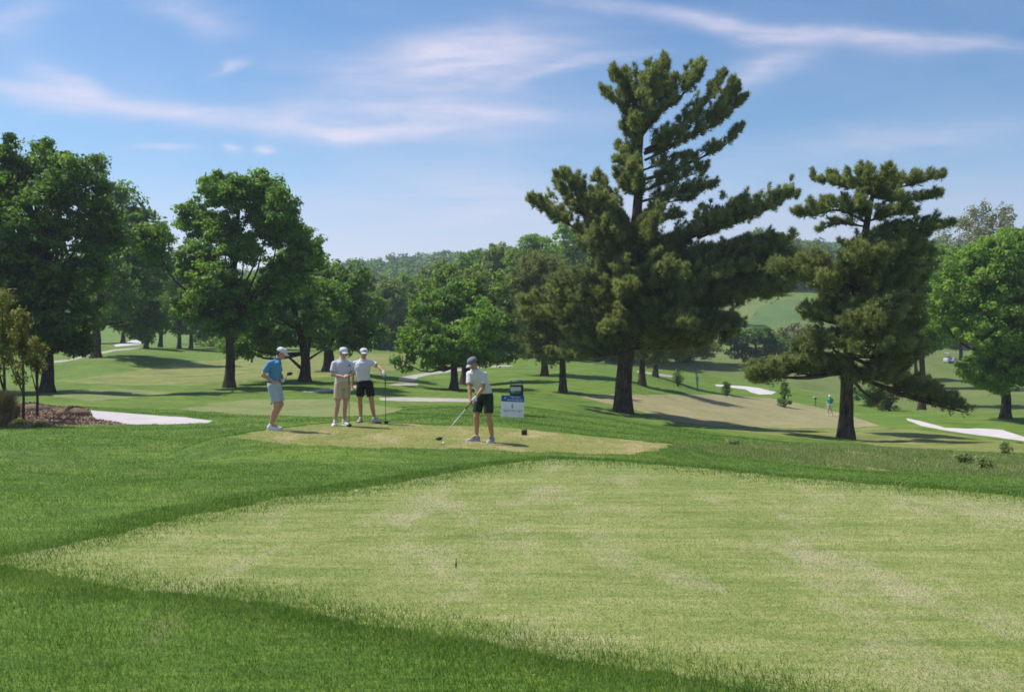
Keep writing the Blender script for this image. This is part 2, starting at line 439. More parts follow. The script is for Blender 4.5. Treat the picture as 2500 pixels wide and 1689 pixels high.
def pdist(px, py, poly):
    d = np.full(px.shape, 1e9)
    for i in range(len(poly)):
        a = poly[i - 1]; b = poly[i]; ab = b - a; L = (ab ** 2).sum() + 1e-12
        t = np.clip(((px - a[0]) * ab[0] + (py - a[1]) * ab[1]) / L, 0, 1)
        d = np.minimum(d, np.hypot(px - a[0] - t * ab[0], py - a[1] - t * ab[1]))
    return d
def sstep(x): x = np.clip(x, 0, 1); return x * x * (3 - 2 * x)
T1_PX = [(-500, 1400), (-150, 1372), (0, 1360), (129, 1336), (207, 1321), (310, 1296), (465, 1259), (568, 1243), (671, 1216), (826, 1202), (981, 1177), (1100, 1154), (1200, 1137), (1345, 1121), (1480, 1125), (1613, 1136), (1780, 1150), (1936, 1167), (2200, 1188), (2485, 1211), (3000, 1250), (3600, 1320),
         (3900, 2400), (2700, 1900), (1899, 1692), (1759, 1668), (1647, 1646), (1535, 1630), (1368, 1609), (1267, 1588), (1200, 1568), (1110, 1551), (1032, 1544), (929, 1529), (852, 1517), (774, 1497), (671, 1476), (516, 1457), (428, 1448), (310, 1438), (206, 1418), (103, 1398), (0, 1380), (-150, 1384), (-500, 1410)]
T2_PX = [(555, 1066), (600, 1059), (640, 1052), (753, 1038), (860, 1028), (1032, 1036), (1237, 1044), (1398, 1060), (1560, 1076), (1646, 1085), (1600, 1097), (1549, 1109), (1345, 1106), (1130, 1095), (860, 1092), (645, 1079)]
def t2z(x, y): return -.11 - .037 * (x + 5) - .0085 * (y - 19.1)
def onplane(poly, zf):
    o = []
    for px, py in poly:
        Y = 15.
        for _ in range(12):
            x = (px - CX) / FPX * Y
            Y = (CAMZ - zf(x, Y)) * FPX / (py - CY)
        o.append(((px - CX) / FPX * Y, Y))
    return np.array(o)
T1W = onplane(T1_PX, lambda x, y: 0.0)
T2W = onplane(T2_PX, t2z)
# raster of the height field in polar coordinates (bearing, log distance)
NT, NR = 900, 1100
TH = np.linspace(-.80, .80, NT); LR = np.linspace(math.log(1.5), math.log(1500), NR)
gt, gr = np.meshgrid(TH, LR)
gx = np.exp(gr) * np.sin(gt); gy = np.exp(gr) * np.cos(gt)
HG = np.empty_like(gx)
near = gr < math.log(60)
HG = tps(gx, gy)
HG[gr < math.log(3)] = 0
def flat(H, x, y, poly, zf, wid):
    ins = pin(x, y, poly); d = pdist(x, y, poly); d[ins] = 0
    w = sstep(1 - d / wid)
    return H * (1 - w) + zf(x, y) * w
rows = np.where(LR < math.log(45))[0]; k_ = rows[-1] + 1
def sn(x, y, s): return np.sin(x * s + 1.3 * np.sin(y * s * .7)) * np.cos(y * s * 1.1 + .8 * np.sin(x * s * .6))
und = .05 * sn(gx, gy, .35) + .025 * sn(gx + 9, gy - 4, 1.1)
HG = HG + und * np.clip(np.exp(gr) / 14 - .3, 0, 3)
HG *= 1 - sstep((9.0 - np.exp(gr)) / 2.5)
HG[:k_] = flat(HG[:k_], gx[:k_], gy[:k_], T2W, t2z, 1.3)
HG[:k_] = flat(HG[:k_], gx[:k_], gy[:k_], T1W, lambda x, y: 0 * x, 1.0)
# a low lip of longer turf along the far rim of the near tee
d1 = pdist(gx[:k_], gy[:k_], T1W)
HG[:k_] += .05 * np.exp(-((d1 - .35) / .25) ** 2) * (~pin(gx[:k_], gy[:k_], T1W)) * sstep((gy[:k_] - 7.6) / 1.6)
def H(x, y):
    x = np.asarray(x, float); y = np.asarray(y, float)
    th = np.arctan2(x, y); r = np.hypot(x, y)
    a = np.clip((np.clip(th, -.80, .80) + .80) / 1.60 * (NT - 1), 0, NT - 1.001)
    b = np.clip((np.log(np.maximum(r, 1.5)) - LR[0]) / (LR[-1] - LR[0]) * (NR - 1), 0, NR - 1.001)
    i = a.astype(int); j = b.astype(int); fa = a - i; fb = b - j
    h = (HG[j, i] * (1 - fa) + HG[j, i + 1] * fa) * (1 - fb) + (HG[j + 1, i] * (1 - fa) + HG[j + 1, i + 1] * fa) * fb
    return h * sstep((2.4 - np.abs(th)) / 1.4)
YS = np.exp(np.linspace(math.log(3.5), math.log(1200), 2600))
def hit(px, py):
    """first ground point on a line of sight"""
    x = (px - CX) / FPX * YS; z = CAMZ - (py - CY) / FPX * YS
    h = H(x, YS)
    k = np.argmax(z < h)
    if z[k] >= h[k]: k = len(YS) - 1
    return x[k], YS[k], h[k]
def hitY(px, Y):
    x = (px - CX) / FPX * Y
    return np.array([x, Y, float(H(np.array([x]), np.array([Y]))[0])])

# ---------------------------------------------------------------- ground regions
def dens(poly, step=14):
    o = []
    for i in range(len(poly)):
        a = np.array(poly[i]); b = np.array(poly[(i + 1) % len(poly)])
        n = max(1, int(np.linalg.norm(b - a) / step))
        for k in range(n): o.append(tuple(a + (b - a) * k / n))
    return o
def project(poly, step=14):
    o = []
    for p in dens(poly, step):
        x, y, z = hit(*p)
        if not o or math.hypot(x - o[-1][0], y - o[-1][1]) > .05: o.append((x, y))
    return np.array(o)
def jitter(poly, amt, seed):
    """fine irregular edge in the world"""
    rng = np.random.default_rng(seed); o = []
    for i in range(len(poly)):
        a = poly[i]; b = poly[(i + 1) % len(poly)]
        L = np.linalg.norm(b - a); st = max(.06, .012 * abs(a[1]))
        n = max(1, int(L / st))
        nrm = np.array([-(b - a)[1], (b - a)[0]]) / (L + 1e-9)
        for k in range(n): o.append(a + (b - a) * k / n + nrm * rng.normal() * amt)
    return np.array(o)
REG = []   # (name, label?, polygon, material)
def region(name, poly, mat): REG.append((name, poly, mat))
T1J = jitter(T1W, .018, 1)
region('tee_box', T1J, 'tee')
T2J = jitter(T2W, .07, 2)
region('tee_box', T2J, 'tee2')
region('cart_path', project([(221, 1001.5), (373, 1013.5), (453, 1019), (520, 1027), (507, 1032), (400, 1036), (315, 1036), (267, 1027), (235, 1023), (224, 1013)], 20), 'concpale')
region('mulch_bed', project([(-300, 978), (-60, 983), (30, 985), (120, 990), (219, 1000), (222, 1013), (233, 1024), (265, 1028), (313, 1037), (200, 1038), (100, 1041), (0, 1043), (-300, 1050)], 30), 'mulch')
region('cart_path', project([(925, 971), (976, 970), (1052, 971), (1151, 973.5), (1175, 976), (1175, 983), (1151, 981), (1052, 980.5), (976, 979), (928, 977)], 25), 'concrete')
region('cart_path', project([(738, 956.5), (781, 950), (820, 946), (862, 941.5), (885, 942), (865, 946.5), (820, 953.5), (757, 958)], 25), 'concrete')
region('cart_path', project([(946, 940.5), (976, 934.5), (1019, 935), (1022, 939.8), (985.5, 942)], 25), 'concrete')
region('cart_path', project([z4(*p) for p in [(1235, 822), (1270, 796), (1400, 773), (1600, 748), (1780, 726), (1950, 710), (2120, 702), (2180, 706), (2130, 713), (1950, 722), (1700, 752), (1500, 778), (1400, 800), (1370, 825), (1280, 832)]], 14), 'concrete')
region('cart_path', project([z3(*p) for p in [(490, 755), (620, 742), (740, 713), (830, 693), (1050, 648), (1270, 630), (1310, 638), (1060, 662), (840, 707), (640, 754), (500, 772)]], 14), 'concrete')
region('sand_bunker', project([z3(*p) for p in [(1040, 608), (1150, 588), (1230, 556), (1310, 560), (1345, 580), (1330, 596), (1250, 607), (1060, 622)]], 10), 'sand')
region('sand_bunker', project([z3(*p) for p in [(645, 612), (680, 578), (770, 572), (745, 586), (690, 592), (660, 622)]], 10), 'sand')
region('cart_path', project([z6(*p) for p in [(930, 768), (1000, 778), (1100, 792), (1240, 812), (1240, 825), (1080, 806), (1000, 791), (930, 782)]], 14), 'concrete')
region('sand_bunker', project([z6(*p) for p in [(1530, 874), (1660, 883), (1760, 888), (1860, 903), (1995, 933), (1960, 951), (1860, 950), (1800, 937), (1760, 914), (1670, 901), (1530, 886)]], 12), 'sand')
region('sand_bunker', project([z8(*p) for p in [(1370, 666), (1500, 693), (1680, 743), (1870, 753), (2000, 750), (2150, 763), (2330, 818), (2520, 850), (2520, 885), (2330, 852), (2100, 822), (1900, 797), (1700, 767), (1560, 742), (1490, 727), (1380, 684)]], 16), 'sand')
region('tee_box', project([(435, 1000), (500, 985), (620, 975), (800, 975), (900, 985), (985, 1000), (940, 1012), (800, 1018), (600, 1012)], 40), 'tee3')
region('tee_box', project([(99, 964), (219, 951), (307, 948), (440, 961), (293, 973), (221, 979)], 40), 'tee3')
region('putting_green', project([(1418, 970), (1500, 962), (1600, 963), (1750, 964), (1880, 972), (1990, 993), (2080, 1016), (2150, 1040), (2060, 1046), (1900, 1044), (1750, 1040), (1650, 1030), (1550, 1000)], 35), 'green')
region('fairway', project([(1655, 1033), (1750, 1042), (1900, 1046), (2060, 1048), (2155, 1042), (2300, 1056), (2500, 1084), (2900, 1130), (2900, 1150), (2500, 1106), (2300, 1098), (2150, 1090), (2080, 1078), (1950, 1068), (1800, 1054)], 40), 'fairway')
region('fairway', project([(150, 932), (330, 905), (420, 888), (540, 878), (700, 870), (900, 863), (985, 862), (1040, 872), (960, 905), (880, 918), (700, 925), (480, 940), (300, 940)], 40), 'fairway')
region('fairway', project([z6(*p) for p in [(1630, 525), (1800, 490), (2000, 440), (2300, 400), (2400, 240), (2150, 228), (1980, 240), (1850, 300), (1760, 420)]], 20), 'farfair')
region('bare_soil', project([z8(*p) for p in [(690, 1005), (850, 1025), (1000, 1050), (1270, 1095), (1100, 1085), (900, 1048), (760, 1030)]], 20), 'soil')
region('bare_soil', project([z8(*p) for p in [(850, 935), (950, 930), (1110, 968), (1000, 955), (900, 950)]], 20), 'soil')
region('bare_soil', project([z8(*p) for p in [(1260, 455), (1330, 432), (1410, 445), (1380, 478), (1290, 470)]], 20), 'soil')
region('hill', project([(1440, 893), (1640, 900), (1790, 925), (1900, 940), (2010, 965), (2140, 990), (2350, 1010), (2900, 1010), (2900, 870), (2300, 800), (2010, 790), (1960, 725), (1790, 735), (1700, 790), (1560, 850)], 60), 'hillgrass')
# meadow strip of longer, patchy grass below the near tee on the right
region('meadow', project([(1640, 1092), (1800, 1080), (2080, 1088), (2500, 1115), (2900, 1150), (2900, 1200), (2500, 1168), (2200, 1152), (1950, 1132), (1780, 1112)], 40), 'meadow')

M['hillgrass'] = grass_ground('hill_turf', (.06, .11, .02), (.12, .165, .038), (.22, .23, .08), worn=(.30, .25, .12), wornth=.66, big=.12)
pts = []
th_in = np.linspace(-.80, .80, 170)
th_out = np.concatenate([np.linspace(-math.pi, -.85, 16)[:-1], np.linspace(.85, math.pi, 16)[:-1]])
r = 1.2; rs = []
while r < 1500:
    rs.append(r); r *= 1.028 if r < 60 else 1.045
rng = np.random.default_rng(5)
for i, r in enumerate(rs):
    for t in th_in + (.0047 if i % 2 else 0): pts.append((r * math.sin(t), r * math.cos(t)))
    if i % 5 == 0:
        for t in th_out: pts.append((r * math.sin(t), r * math.cos(t)))
pts.append((0.01, 0.02))
allp = [tuple(p) for p in pts]
edges = []
for nm, poly, mt in REG:
    b = len(allp)
    allp += [tuple(p) for p in poly]
    edges += [(b + k, b + (k + 1) % len(poly)) for k in range(len(poly))]
cv, ce, cf, _, _, _ = delaunay_2d_cdt([Vector(p) for p in allp], edges, [], 0, 1e-4)
CV = np.array([(v.x, v.y) for v in cv]); CF = np.array([f for f in cf if len(f) == 3])
CZ = H(CV[:, 0], CV[:, 1])
cen = CV[CF].mean(1)
idx = np.full(len(CF), -1)
for k in range(len(REG) - 1, -1, -1):
    idx[pin(cen[:, 0], cen[:, 1], REG[k][1])] = k
# counter-clockwise winding
a_, b_, c_ = CV[CF[:, 0]], CV[CF[:, 1]], CV[CF[:, 2]]
neg = ((b_ - a_)[:, 0] * (c_ - a_)[:, 1] - (b_ - a_)[:, 1] * (c_ - a_)[:, 0]) < 0
CF[neg] = CF[neg][:, ::-1]
V3 = np.column_stack([CV, CZ])
M['concpale'] = ground_mat('white_concrete', (.40, .36, .37), (.50, .455, .465), 1.5, 40, .12)
def sub_mesh(name, faces, mat):
    u, inv = np.unique(faces, return_inverse=True)
    g = Geo(); g.add(V3[u], inv.reshape(-1, 3))
    return g.obj(name, M[mat], smooth=True)
ground = tag(sub_mesh('ground', CF[idx == -1], 'rough'), kind='structure')
for k, (nm, poly, mt) in enumerate(REG):
    if (idx == k).any():
        tag(sub_mesh(nm, CF[idx == k], mt), kind='structure')

# ---------------------------------------------------------------- grass blades
def blades(name, label, sampler, mat, n, hgt, wid, seed, lean=.5, keep=None):
    rng = np.random.default_rng(seed)
    x, y = sampler(rng, n)
    if keep is not None:
        k = keep(x, y, rng); x, y = x[k], y[k]
    n = len(x); z = H(x, y)
    r = np.hypot(x, y)
    h = hgt(x, y, r, rng); w = wid(x, y, r, rng)
    a = rng.random(n) * 2 * np.pi; b = rng.random(n) * 2 * np.pi
    lx = np.cos(b) * h * lean * rng.random(n); ly = np.sin(b) * h * lean * rng.random(n)
    P = np.stack([x, y, z - .004], 1)
    wv = np.stack([np.cos(a) * w, np.sin(a) * w, 0 * w], 1)
    tip = P + np.stack([lx, ly, h], 1)
    V = np.stack([P - wv, P + wv, tip], 1).reshape(-1, 3)
    F = np.arange(3 * n).reshape(-1, 3)
    g = Geo(); g.add(V, F, rng.random(n))
    return tag(g.obj(name, mat), label, 'grass', kind='stuff')
def polar(r0, r1, th=.72, p=1.0):
    def s(rng, n):
        u = rng.random(n)
        r = np.exp(math.log(r0) + u ** p * (math.log(r1) - math.log(r0)))
        t = (rng.random(n) * 2 - 1) * th
        return r * np.sin(t), r * np.cos(t)
    return s
NOG = [p for nm, p, mt in REG if mt in ('concrete', 'concpale', 'sand', 'mulch', 'soil', 'tee', 'tee2', 'tee3', 'green', 'fairway')]
def notin(x, y, rng):
    k = np.ones(len(x), bool)
    for p in NOG: k &= ~pin(x, y, p)
    return k
M['bladeR'] = leaf_mat('rough_grass_blades', (.045, .115, .010), (.10, .215, .02), (.28, .37, .12), trans=.35, big=1.3, ttint=(1.3, 1.4, .7), spec=.5, rough=.4)
M['bladeT'] = leaf_mat('tee_grass_blades', (.11, .19, .035), (.25, .31, .09), (.42, .42, .22), trans=.35, big=1.1, ttint=(1.2, 1.2, .8), spec=.35)
M['bladeM'] = leaf_mat('meadow_grass_blades', (.13, .22, .05), (.24, .32, .10), (.46, .43, .22), trans=.35, big=.6, ttint=(1.2, 1.2, .8))
lod = lambda r: np.clip(r / 9, 1, 4)
def clumpy(x, y): return .8 + .12 * np.sin(x * 2.1 + np.sin(y * 1.7)) * np.cos(y * 2.6 + np.sin(x * 3.1)) + .08 * np.sin(x * 7 + y * 5)
T1C = T1W[(np.hypot(T1W[:, 0], T1W[:, 1]) < 40)]
blades('rough_grass', 'longer green grass of the rough around the mown tees', polar(3.6, 34, .74, .85), M['bladeR'], 900000,
       lambda x, y, r, g: np.clip(.45 + pdist(x, y, T1C) * 1.2, .45, 1) * (.014 + .026 * g.random(len(x))) * clumpy(x, y) * np.clip(1 + r / 40, 1, 1.6), lambda x, y, r, g: .0022 * lod(r), 11, .8, notin)
T1in = lambda x, y, g: pin(x, y, T1J)
blades('mown_grass', 'short yellow green mown grass of the near tee', polar(3.8, 13.6, .74, .9), M['bladeT'], 560000,
       lambda x, y, r, g: .006 + .012 * g.random(len(x)), lambda x, y, r, g: .0022 * np.clip(r / 6, 1, 3), 12, 1.3, T1in)
blades('mown_grass', 'worn straw coloured mown grass under the four golfers', polar(15, 26, .5), M['bladeT'], 140000,
       lambda x, y, r, g: .008 + .012 * g.random(len(x)), lambda x, y, r, g: .006 + 0 * r, 13, 1.2, lambda x, y, g: pin(x, y, T2J))
EDG = [T1J[T1J[:, 1] > 3.5]]
def edge_s(rng, n):
    p = EDG[0]; i = rng.integers(0, len(p), n)
    o = rng.normal(size=(n, 2)) * .2 * (.55 + .08 * np.abs(p[i, 1:2]))
    return p[i, 0] + o[:, 0], p[i, 1] + o[:, 1]
blades('rough_grass', 'ragged fringe of taller grass along the rim of the near tee', edge_s, M['bladeR'], 150000,
       lambda x, y, r, g: .012 + .04 * g.random(len(x)), lambda x, y, r, g: .0024 * np.clip(r / 7, 1, 3), 14, .9, lambda x, y, g: (~pin(x, y, T1J) | (g.random(len(x)) < .5)) & (np.abs(np.arctan2(x, y)) < .75))
blades('mown_grass', 'pale straw blades mixed into the rough along the rim of the near tee', edge_s, M['bladeT'], 90000,
       lambda x, y, r, g: .010 + .024 * g.random(len(x)), lambda x, y, r, g: .0024 * np.clip(r / 7, 1, 3), 16, .9, lambda x, y, g: ~pin(x, y, T1J) & (np.abs(np.arctan2(x, y)) < .75))
def tuftmask(x, y, g):
    m = np.sin(x * 1.9 + 2 * np.sin(y * .8)) * np.sin(y * 1.6 + 1.7 * np.sin(x * 1.3)) + .5 * np.sin(x * 5.3 + y * 4.1)
    return notin(x, y, g) & (m + .35 * g.normal(size=len(x)) > .95)
blades('rough_grass', 'scattered pale dry blades standing in the rough', polar(3.6, 20, .74, .85), M['bladeT'], 160000,
       lambda x, y, r, g: .015 + .03 * g.random(len(x)), lambda x, y, r, g: .0024 * lod(r), 17, 1.0, tuftmask)
MEA = [p for nm, p, mt in REG if nm == 'meadow'][0]
def mea_s(rng, n):
    lo, hi = MEA.min(0), MEA.max(0)
    return rng.uniform(lo[0], hi[0], n), rng.uniform(lo[1], hi[1], n)
blades('meadow_grass', 'patchy longer meadow grass on the slope right of the tees', mea_s, M['bladeM'], 160000,
       lambda x, y, r, g: .03 + .08 * g.random(len(x)) ** 2, lambda x, y, r, g: .007 + 0 * r, 15, .8, lambda x, y, g: pin(x, y, MEA))
# ---------------------------------------------------------------- trees
def unit(v): return v / (np.linalg.norm(v, axis=-1, keepdims=True) + 1e-9)
def leaves(g, C, R, per, size, rng, flatz=.65, up=.35, aspect=.55, shell=.45):
    """leaf faces in clumps: C centres, R radii, per leaves in each clump"""
    n = len(C) * per
    c = np.repeat(C, per, 0); r = np.repeat(R, per)
    d = unit(rng.normal(size=(n, 3)))
    rad = r * (shell + (1 - shell) * rng.random(n)) * (1 + .25 * rng.normal(size=n) * .5)
    p = c + d * rad[:, None] * np.array([1, 1, flatz])
    nrm = unit(d * .9 + np.array([0, 0, up]) + rng.normal(size=(n, 3)) * .55)
    t = unit(np.cross(nrm, rng.normal(size=(n, 3)))); b = np.cross(nrm, t)
    s = size * (.6 + .8 * rng.random(n))[:, None]
    V = np.stack([p + t * s, p + b * s * aspect, p - t * s, p - b * s * aspect], 1).reshape(-1, 3)
    g.add(V, np.arange(4 * n).reshape(-1, 4), np.clip(np.repeat(rng.random(len(C)), per) * .55 + rng.random(n) * .45, 0, 1))
def blob_clumps(blobs, cr, rng, dens=1.0, shell=.55):
    """clump centres spread through ellipsoids (cx,cy,cz,rx,ry,rz)"""
    C = []; 
    for (x, y, z, rx, ry, rz) in blobs:
        area = 4 * math.pi * ((rx * ry) ** 1.6 / 3 + (rx * rz) ** 1.6 / 3 + (ry * rz) ** 1.6 / 3) ** (1 / 1.6)
        n = max(4, int(area / (cr * cr) * .42 * dens))
        d = unit(rng.normal(size=(n, 3)))
        rr = shell + (1 - shell) * rng.random(n) ** .7
        C.append(np.array([x, y, z]) + d * rr[:, None] * np.array([rx, ry, rz]) + rng.normal(size=(n, 3)) * cr * .25)
    return np.concatenate(C)
def limb_net(g, start, ends, r0, rng, sag=.0, n=6):
    for e in ends:
        s = np.array(start, float); e = np.array(e, float)
        m = s * .45 + e * .55 + np.array([0, 0, -.12 * np.linalg.norm(e - s)]) + rng.normal(size=3) * .06 * np.linalg.norm(e - s)
        P = spline([s, m, e], n)
        tube(g, P, np.linspace(r0, r0 * .22, n), 6, cap=False)
def tree(name, label, cat, base, blobs, leafm, barkm, tr, seed, cr=.55, per=60, leaf=.14, dens=1.0, group=None, forks=None, shell=.55, depth=1.0, flatz=.65, limb=.4, grow=1.0):
    """base=(px,py,distance or None); blobs in sightline units (px,py,rx,ry[,depth offset m])"""
    rng = np.random.default_rng(seed)
    px, py, Y = base
    B = hitY(px, Y)
    k = Y / FPX
    root = tag(empty(name, B), label, cat, group)
    bl = []
    for q in blobs:
        dy = q[4] if len(q) > 4 else rng.normal() * 1.2
        P = at(q[0], q[1], Y)
        bl.append((P[0] - B[0], dy, P[2] - B[2], q[2] * k * grow, max(q[2], q[3]) * k * depth, q[3] * k * grow))
    C = blob_clumps(bl, cr, rng, dens, shell)
    R = cr * (.6 + .7 * rng.random(len(C)))
    # a tree is a solid of foliage in depth: mirror some mass behind and before the trunk
    g = Geo(); leaves(g, C, R, per, leaf, rng, flatz)
    g.obj('crown', M[leafm], root)
    g = Geo()
    top = max(b[2] for b in bl); low = min(b[2] for b in bl)
    cx = np.average([b[0] for b in bl], weights=[b[3] for b in bl])
    hfork = max(low * .85, .12 * top)
    TP = spline([(0, 0, -.3), (0, 0, .15), (.02 * hfork, 0, hfork * .5), (0.02 * cx, .05, hfork), (.3 * cx, .1, (hfork + top) / 2), (.6 * cx, 0, top * .93)], 16)
    tz = TP[:, 2] / top
    rad = tr * (1.0 - .75 * np.clip(tz, 0, 1)) * (1 + .55 * np.exp(-np.clip(TP[:, 2], 0, 9) / .35))
    tube(g, TP, rad, 12, wob=.18, rng=rng)
    for b in bl:
        zs = np.clip(b[2] * limb + hfork * (1 - limb) * .9, hfork * .8, top * .75)
        i = np.argmin(abs(TP[:, 2] - zs))
        limb_net(g, TP[i], [b[:3]], tr * .34, rng)
        sel = np.linalg.norm(C - np.array(b[:3]), axis=1) < max(b[3], b[5]) * 1.1
        idx_ = np.where(sel)[0]
        if len(idx_):
            for j in rng.choice(idx_, min(7, len(idx_)), replace=False):
                tube(g, spline([b[:3], (np.array(b[:3]) + C[j]) / 2 + rng.normal(size=3) * .1, C[j]], 4), [tr * .1, tr * .07, tr * .05, tr * .03], 5, cap=False)
    for f in forks or []:      # drawn low limbs, as sightline points
        P = np.array([at(a, b, Y) - B for a, b in f[0]]); P[:, 1] += np.linspace(0, f[1], len(P))
        tube(g, spline(P, 10), np.linspace(f[2], f[2] * .35, 10), 7, cap=False)
    g.obj('trunk', M[barkm], root, smooth=True)
    return root
def egg(l, r_, t, b, n, seed):
    """blobs filling a rounded crown between left, right, top, bottom"""
    rng = random.Random(seed); o = []
    w = (r_ - l) / 2; h = (b - t) / 2; cx = (l + r_) / 2; cy = (t + b) / 2
    o.append((cx, cy, w * .6, h * .62, 0))
    for i in range(n):
        a = 2 * math.pi * i / n + rng.uniform(-.2, .2)
        s = rng.uniform(.26, .4)
        x = cx + math.cos(a) * w * (1 - s * .9); y = cy + math.sin(a) * h * (1 - s * .9)
        o.append((x, y, w * s * 1.1, h * s, rng.uniform(-.02, .02) * w))
    return o
BROAD = 'broad-leaved trees of the course'
A_bl = [(-60, 455, 125, 110), (40, 430, 80, 68), (130, 450, 75, 75), (205, 465, 62, 68), (225, 545, 58, 70), (60, 560, 140, 110, -2), (170, 640, 105, 100, -1), (20, 720, 140, 110, -2), (140, 760, 105, 85, 0), (-90, 640, 150, 140), (60, 830, 95, 45, -1), (150, 835, 60, 35, 1), (-120, 800, 120, 80),
        (38, 350, 12, 22, 0), (84, 362, 10, 20, .5), (130, 368, 10, 20, -.5), (170, 398, 10, 18, 0), (2, 378, 14, 24, 0), (232, 400, 18, 26, 0), (265, 470, 22, 20, 0)]
tree('maple_tree', 'largest dark green broad-leaved tree, at the left edge behind the sapling bed', 'tree', (115, 958, 48), A_bl, 'leafA', 'bark', .30, 1, cr=.5, per=80, leaf=.11, dens=1.25, shell=.45)
tree('shade_tree', 'dark green broad-leaved tree overlapping the big tree at the left edge on its right', 'tree', (235, 862, 80),
     [(280, 510, 70, 60), (350, 560, 50, 60), (340, 600, 62, 70), (395, 640, 26, 50, 0), (345, 690, 66, 80), (300, 770, 90, 60), (250, 650, 80, 90), (365, 770, 42, 40), (285, 480, 25, 22, 0)], 'leafA', 'bark', .38, 2, cr=.8, per=60, leaf=.18)
tree('maple_tree', 'tall green tree with a bare lower trunk and sky gaps, left of the blue-shirted golfer', 'tree', (560, 948, 52),
     [(440, 520, 52, 52), (420, 600, 45, 50), (475, 640, 55, 60), (560, 478, 70, 52), (640, 470, 52, 46), (660, 540, 55, 45), (715, 520, 34, 42), (545, 560, 50, 38), (610, 610, 60, 36), (710, 600, 60, 36), (728, 575, 34, 34), (740, 620, 34, 30), (700, 690, 50, 40), (690, 560, 50, 50), (540, 700, 66, 52), (480, 745, 50, 42), (600, 730, 56, 52), (560, 790, 55, 34), (690, 650, 60, 35)],
     'leafC', 'bark', .27, 3, cr=.42, per=80, leaf=.105, dens=1.35, shell=.35, limb=.3, grow=1.0)
tree('shade_tree', 'small low-limbed green tree with V-shaped branches behind the blue-shirted golfer', 'tree', (745, 930, 60),
     [(650, 730, 62, 56), (720, 700, 62, 56), (780, 730, 60, 60), (590, 770, 40, 50), (600, 840, 40, 34), (625, 800, 46, 44), (690, 810, 66, 46), (775, 800, 50, 40), (610, 850, 32, 22), (660, 850, 34, 20)], 'leafC', 'bark', .36, 4, cr=.5, per=52, leaf=.13,
     forks=[([(742, 905), (722, 885), (704, 866), (690, 840)], -.6, .12), ([(752, 878), (775, 862), (800, 846)], .5, .09), ([(748, 900), (752, 860), (760, 820)], 0, .2)])
tree('shade_tree', 'dark green tree with a leaning trunk behind the khaki-shorts golfer', 'tree', (802, 916, 70),
     [(795, 680, 60, 50), (860, 690, 52, 50), (888, 750, 50, 58), (830, 780, 70, 58), (905, 815, 36, 36), (775, 830, 40, 26), (850, 840, 46, 20)], 'leafA', 'bark', .42, 5, cr=.6, per=55, leaf=.15)
tree('shade_tree', 'slender-trunked green tree between the black-shorts golfer and the tee sign', 'tree', (1108, 950, 58),
     [(1050, 765, 66, 60), (1120, 735, 66, 60), (1180, 790, 48, 56), (1090, 835, 88, 46), (1010, 835, 56, 42), (1150, 870, 56, 26), (985, 885, 30, 16), (1050, 885, 40, 16)], 'leafC', 'bark', .24, 6, cr=.5, per=50, leaf=.13, dens=.95)
tree('shade_tree', 'darker tree standing just behind the slender-trunked tree', 'tree', (1136, 932, 68),
     [(1105, 700, 60, 50), (1175, 700, 66, 50), (1215, 770, 56, 60), (1160, 830, 66, 44), (1225, 850, 50, 34)], 'leafO', 'bark', .36, 7, cr=.6, per=50, leaf=.15)
tree('shade_tree', 'bright green tree with a dark trunk at the right edge', 'tree', (2455, 1018, 62),
     [(2330, 700, 70, 70), (2420, 650, 80, 70), (2500, 700, 80, 80), (2290, 770, 50, 46), (2380, 790, 90, 80), (2480, 820, 80, 70), (2430, 905, 90, 36), (2550, 860, 70, 60), (2500, 620, 70, 60), (2440, 900, 60, 40), (2620, 760, 90, 90)], 'leafL', 'bark', .32, 8, cr=.5, per=60, leaf=.13, dens=1.1, grow=1.12)
tree('shade_tree', 'bright green tree filling the space between the umbrella pine and the right edge tree', 'tree', (2250, 985, 84),
     [(2230, 690, 60, 56), (2290, 660, 60, 56), (2250, 760, 70, 60), (2310, 740, 50, 50), (2210, 820, 46, 44), (2275, 820, 50, 34), (2350, 650, 50, 50)], 'leafL', 'bark', .3, 10, cr=.65, per=60, leaf=.17, dens=1.1)
tree('willow_tree', 'pale wispy grey-green tree rising behind the right-hand trees', 'tree', (2400, 960, 105),
     [(2330, 600, 50, 70), (2385, 555, 30, 52, 0), (2440, 560, 34, 50, 0), (2300, 650, 50, 60), (2400, 650, 70, 60), (2470, 630, 50, 50), (2395, 520, 16, 30, 0), (2450, 525, 16, 28, 0), (2350, 700, 90, 60)], 'leafG', 'bark', .35, 9, cr=.7, per=30, leaf=.15, dens=.75, flatz=1.3)
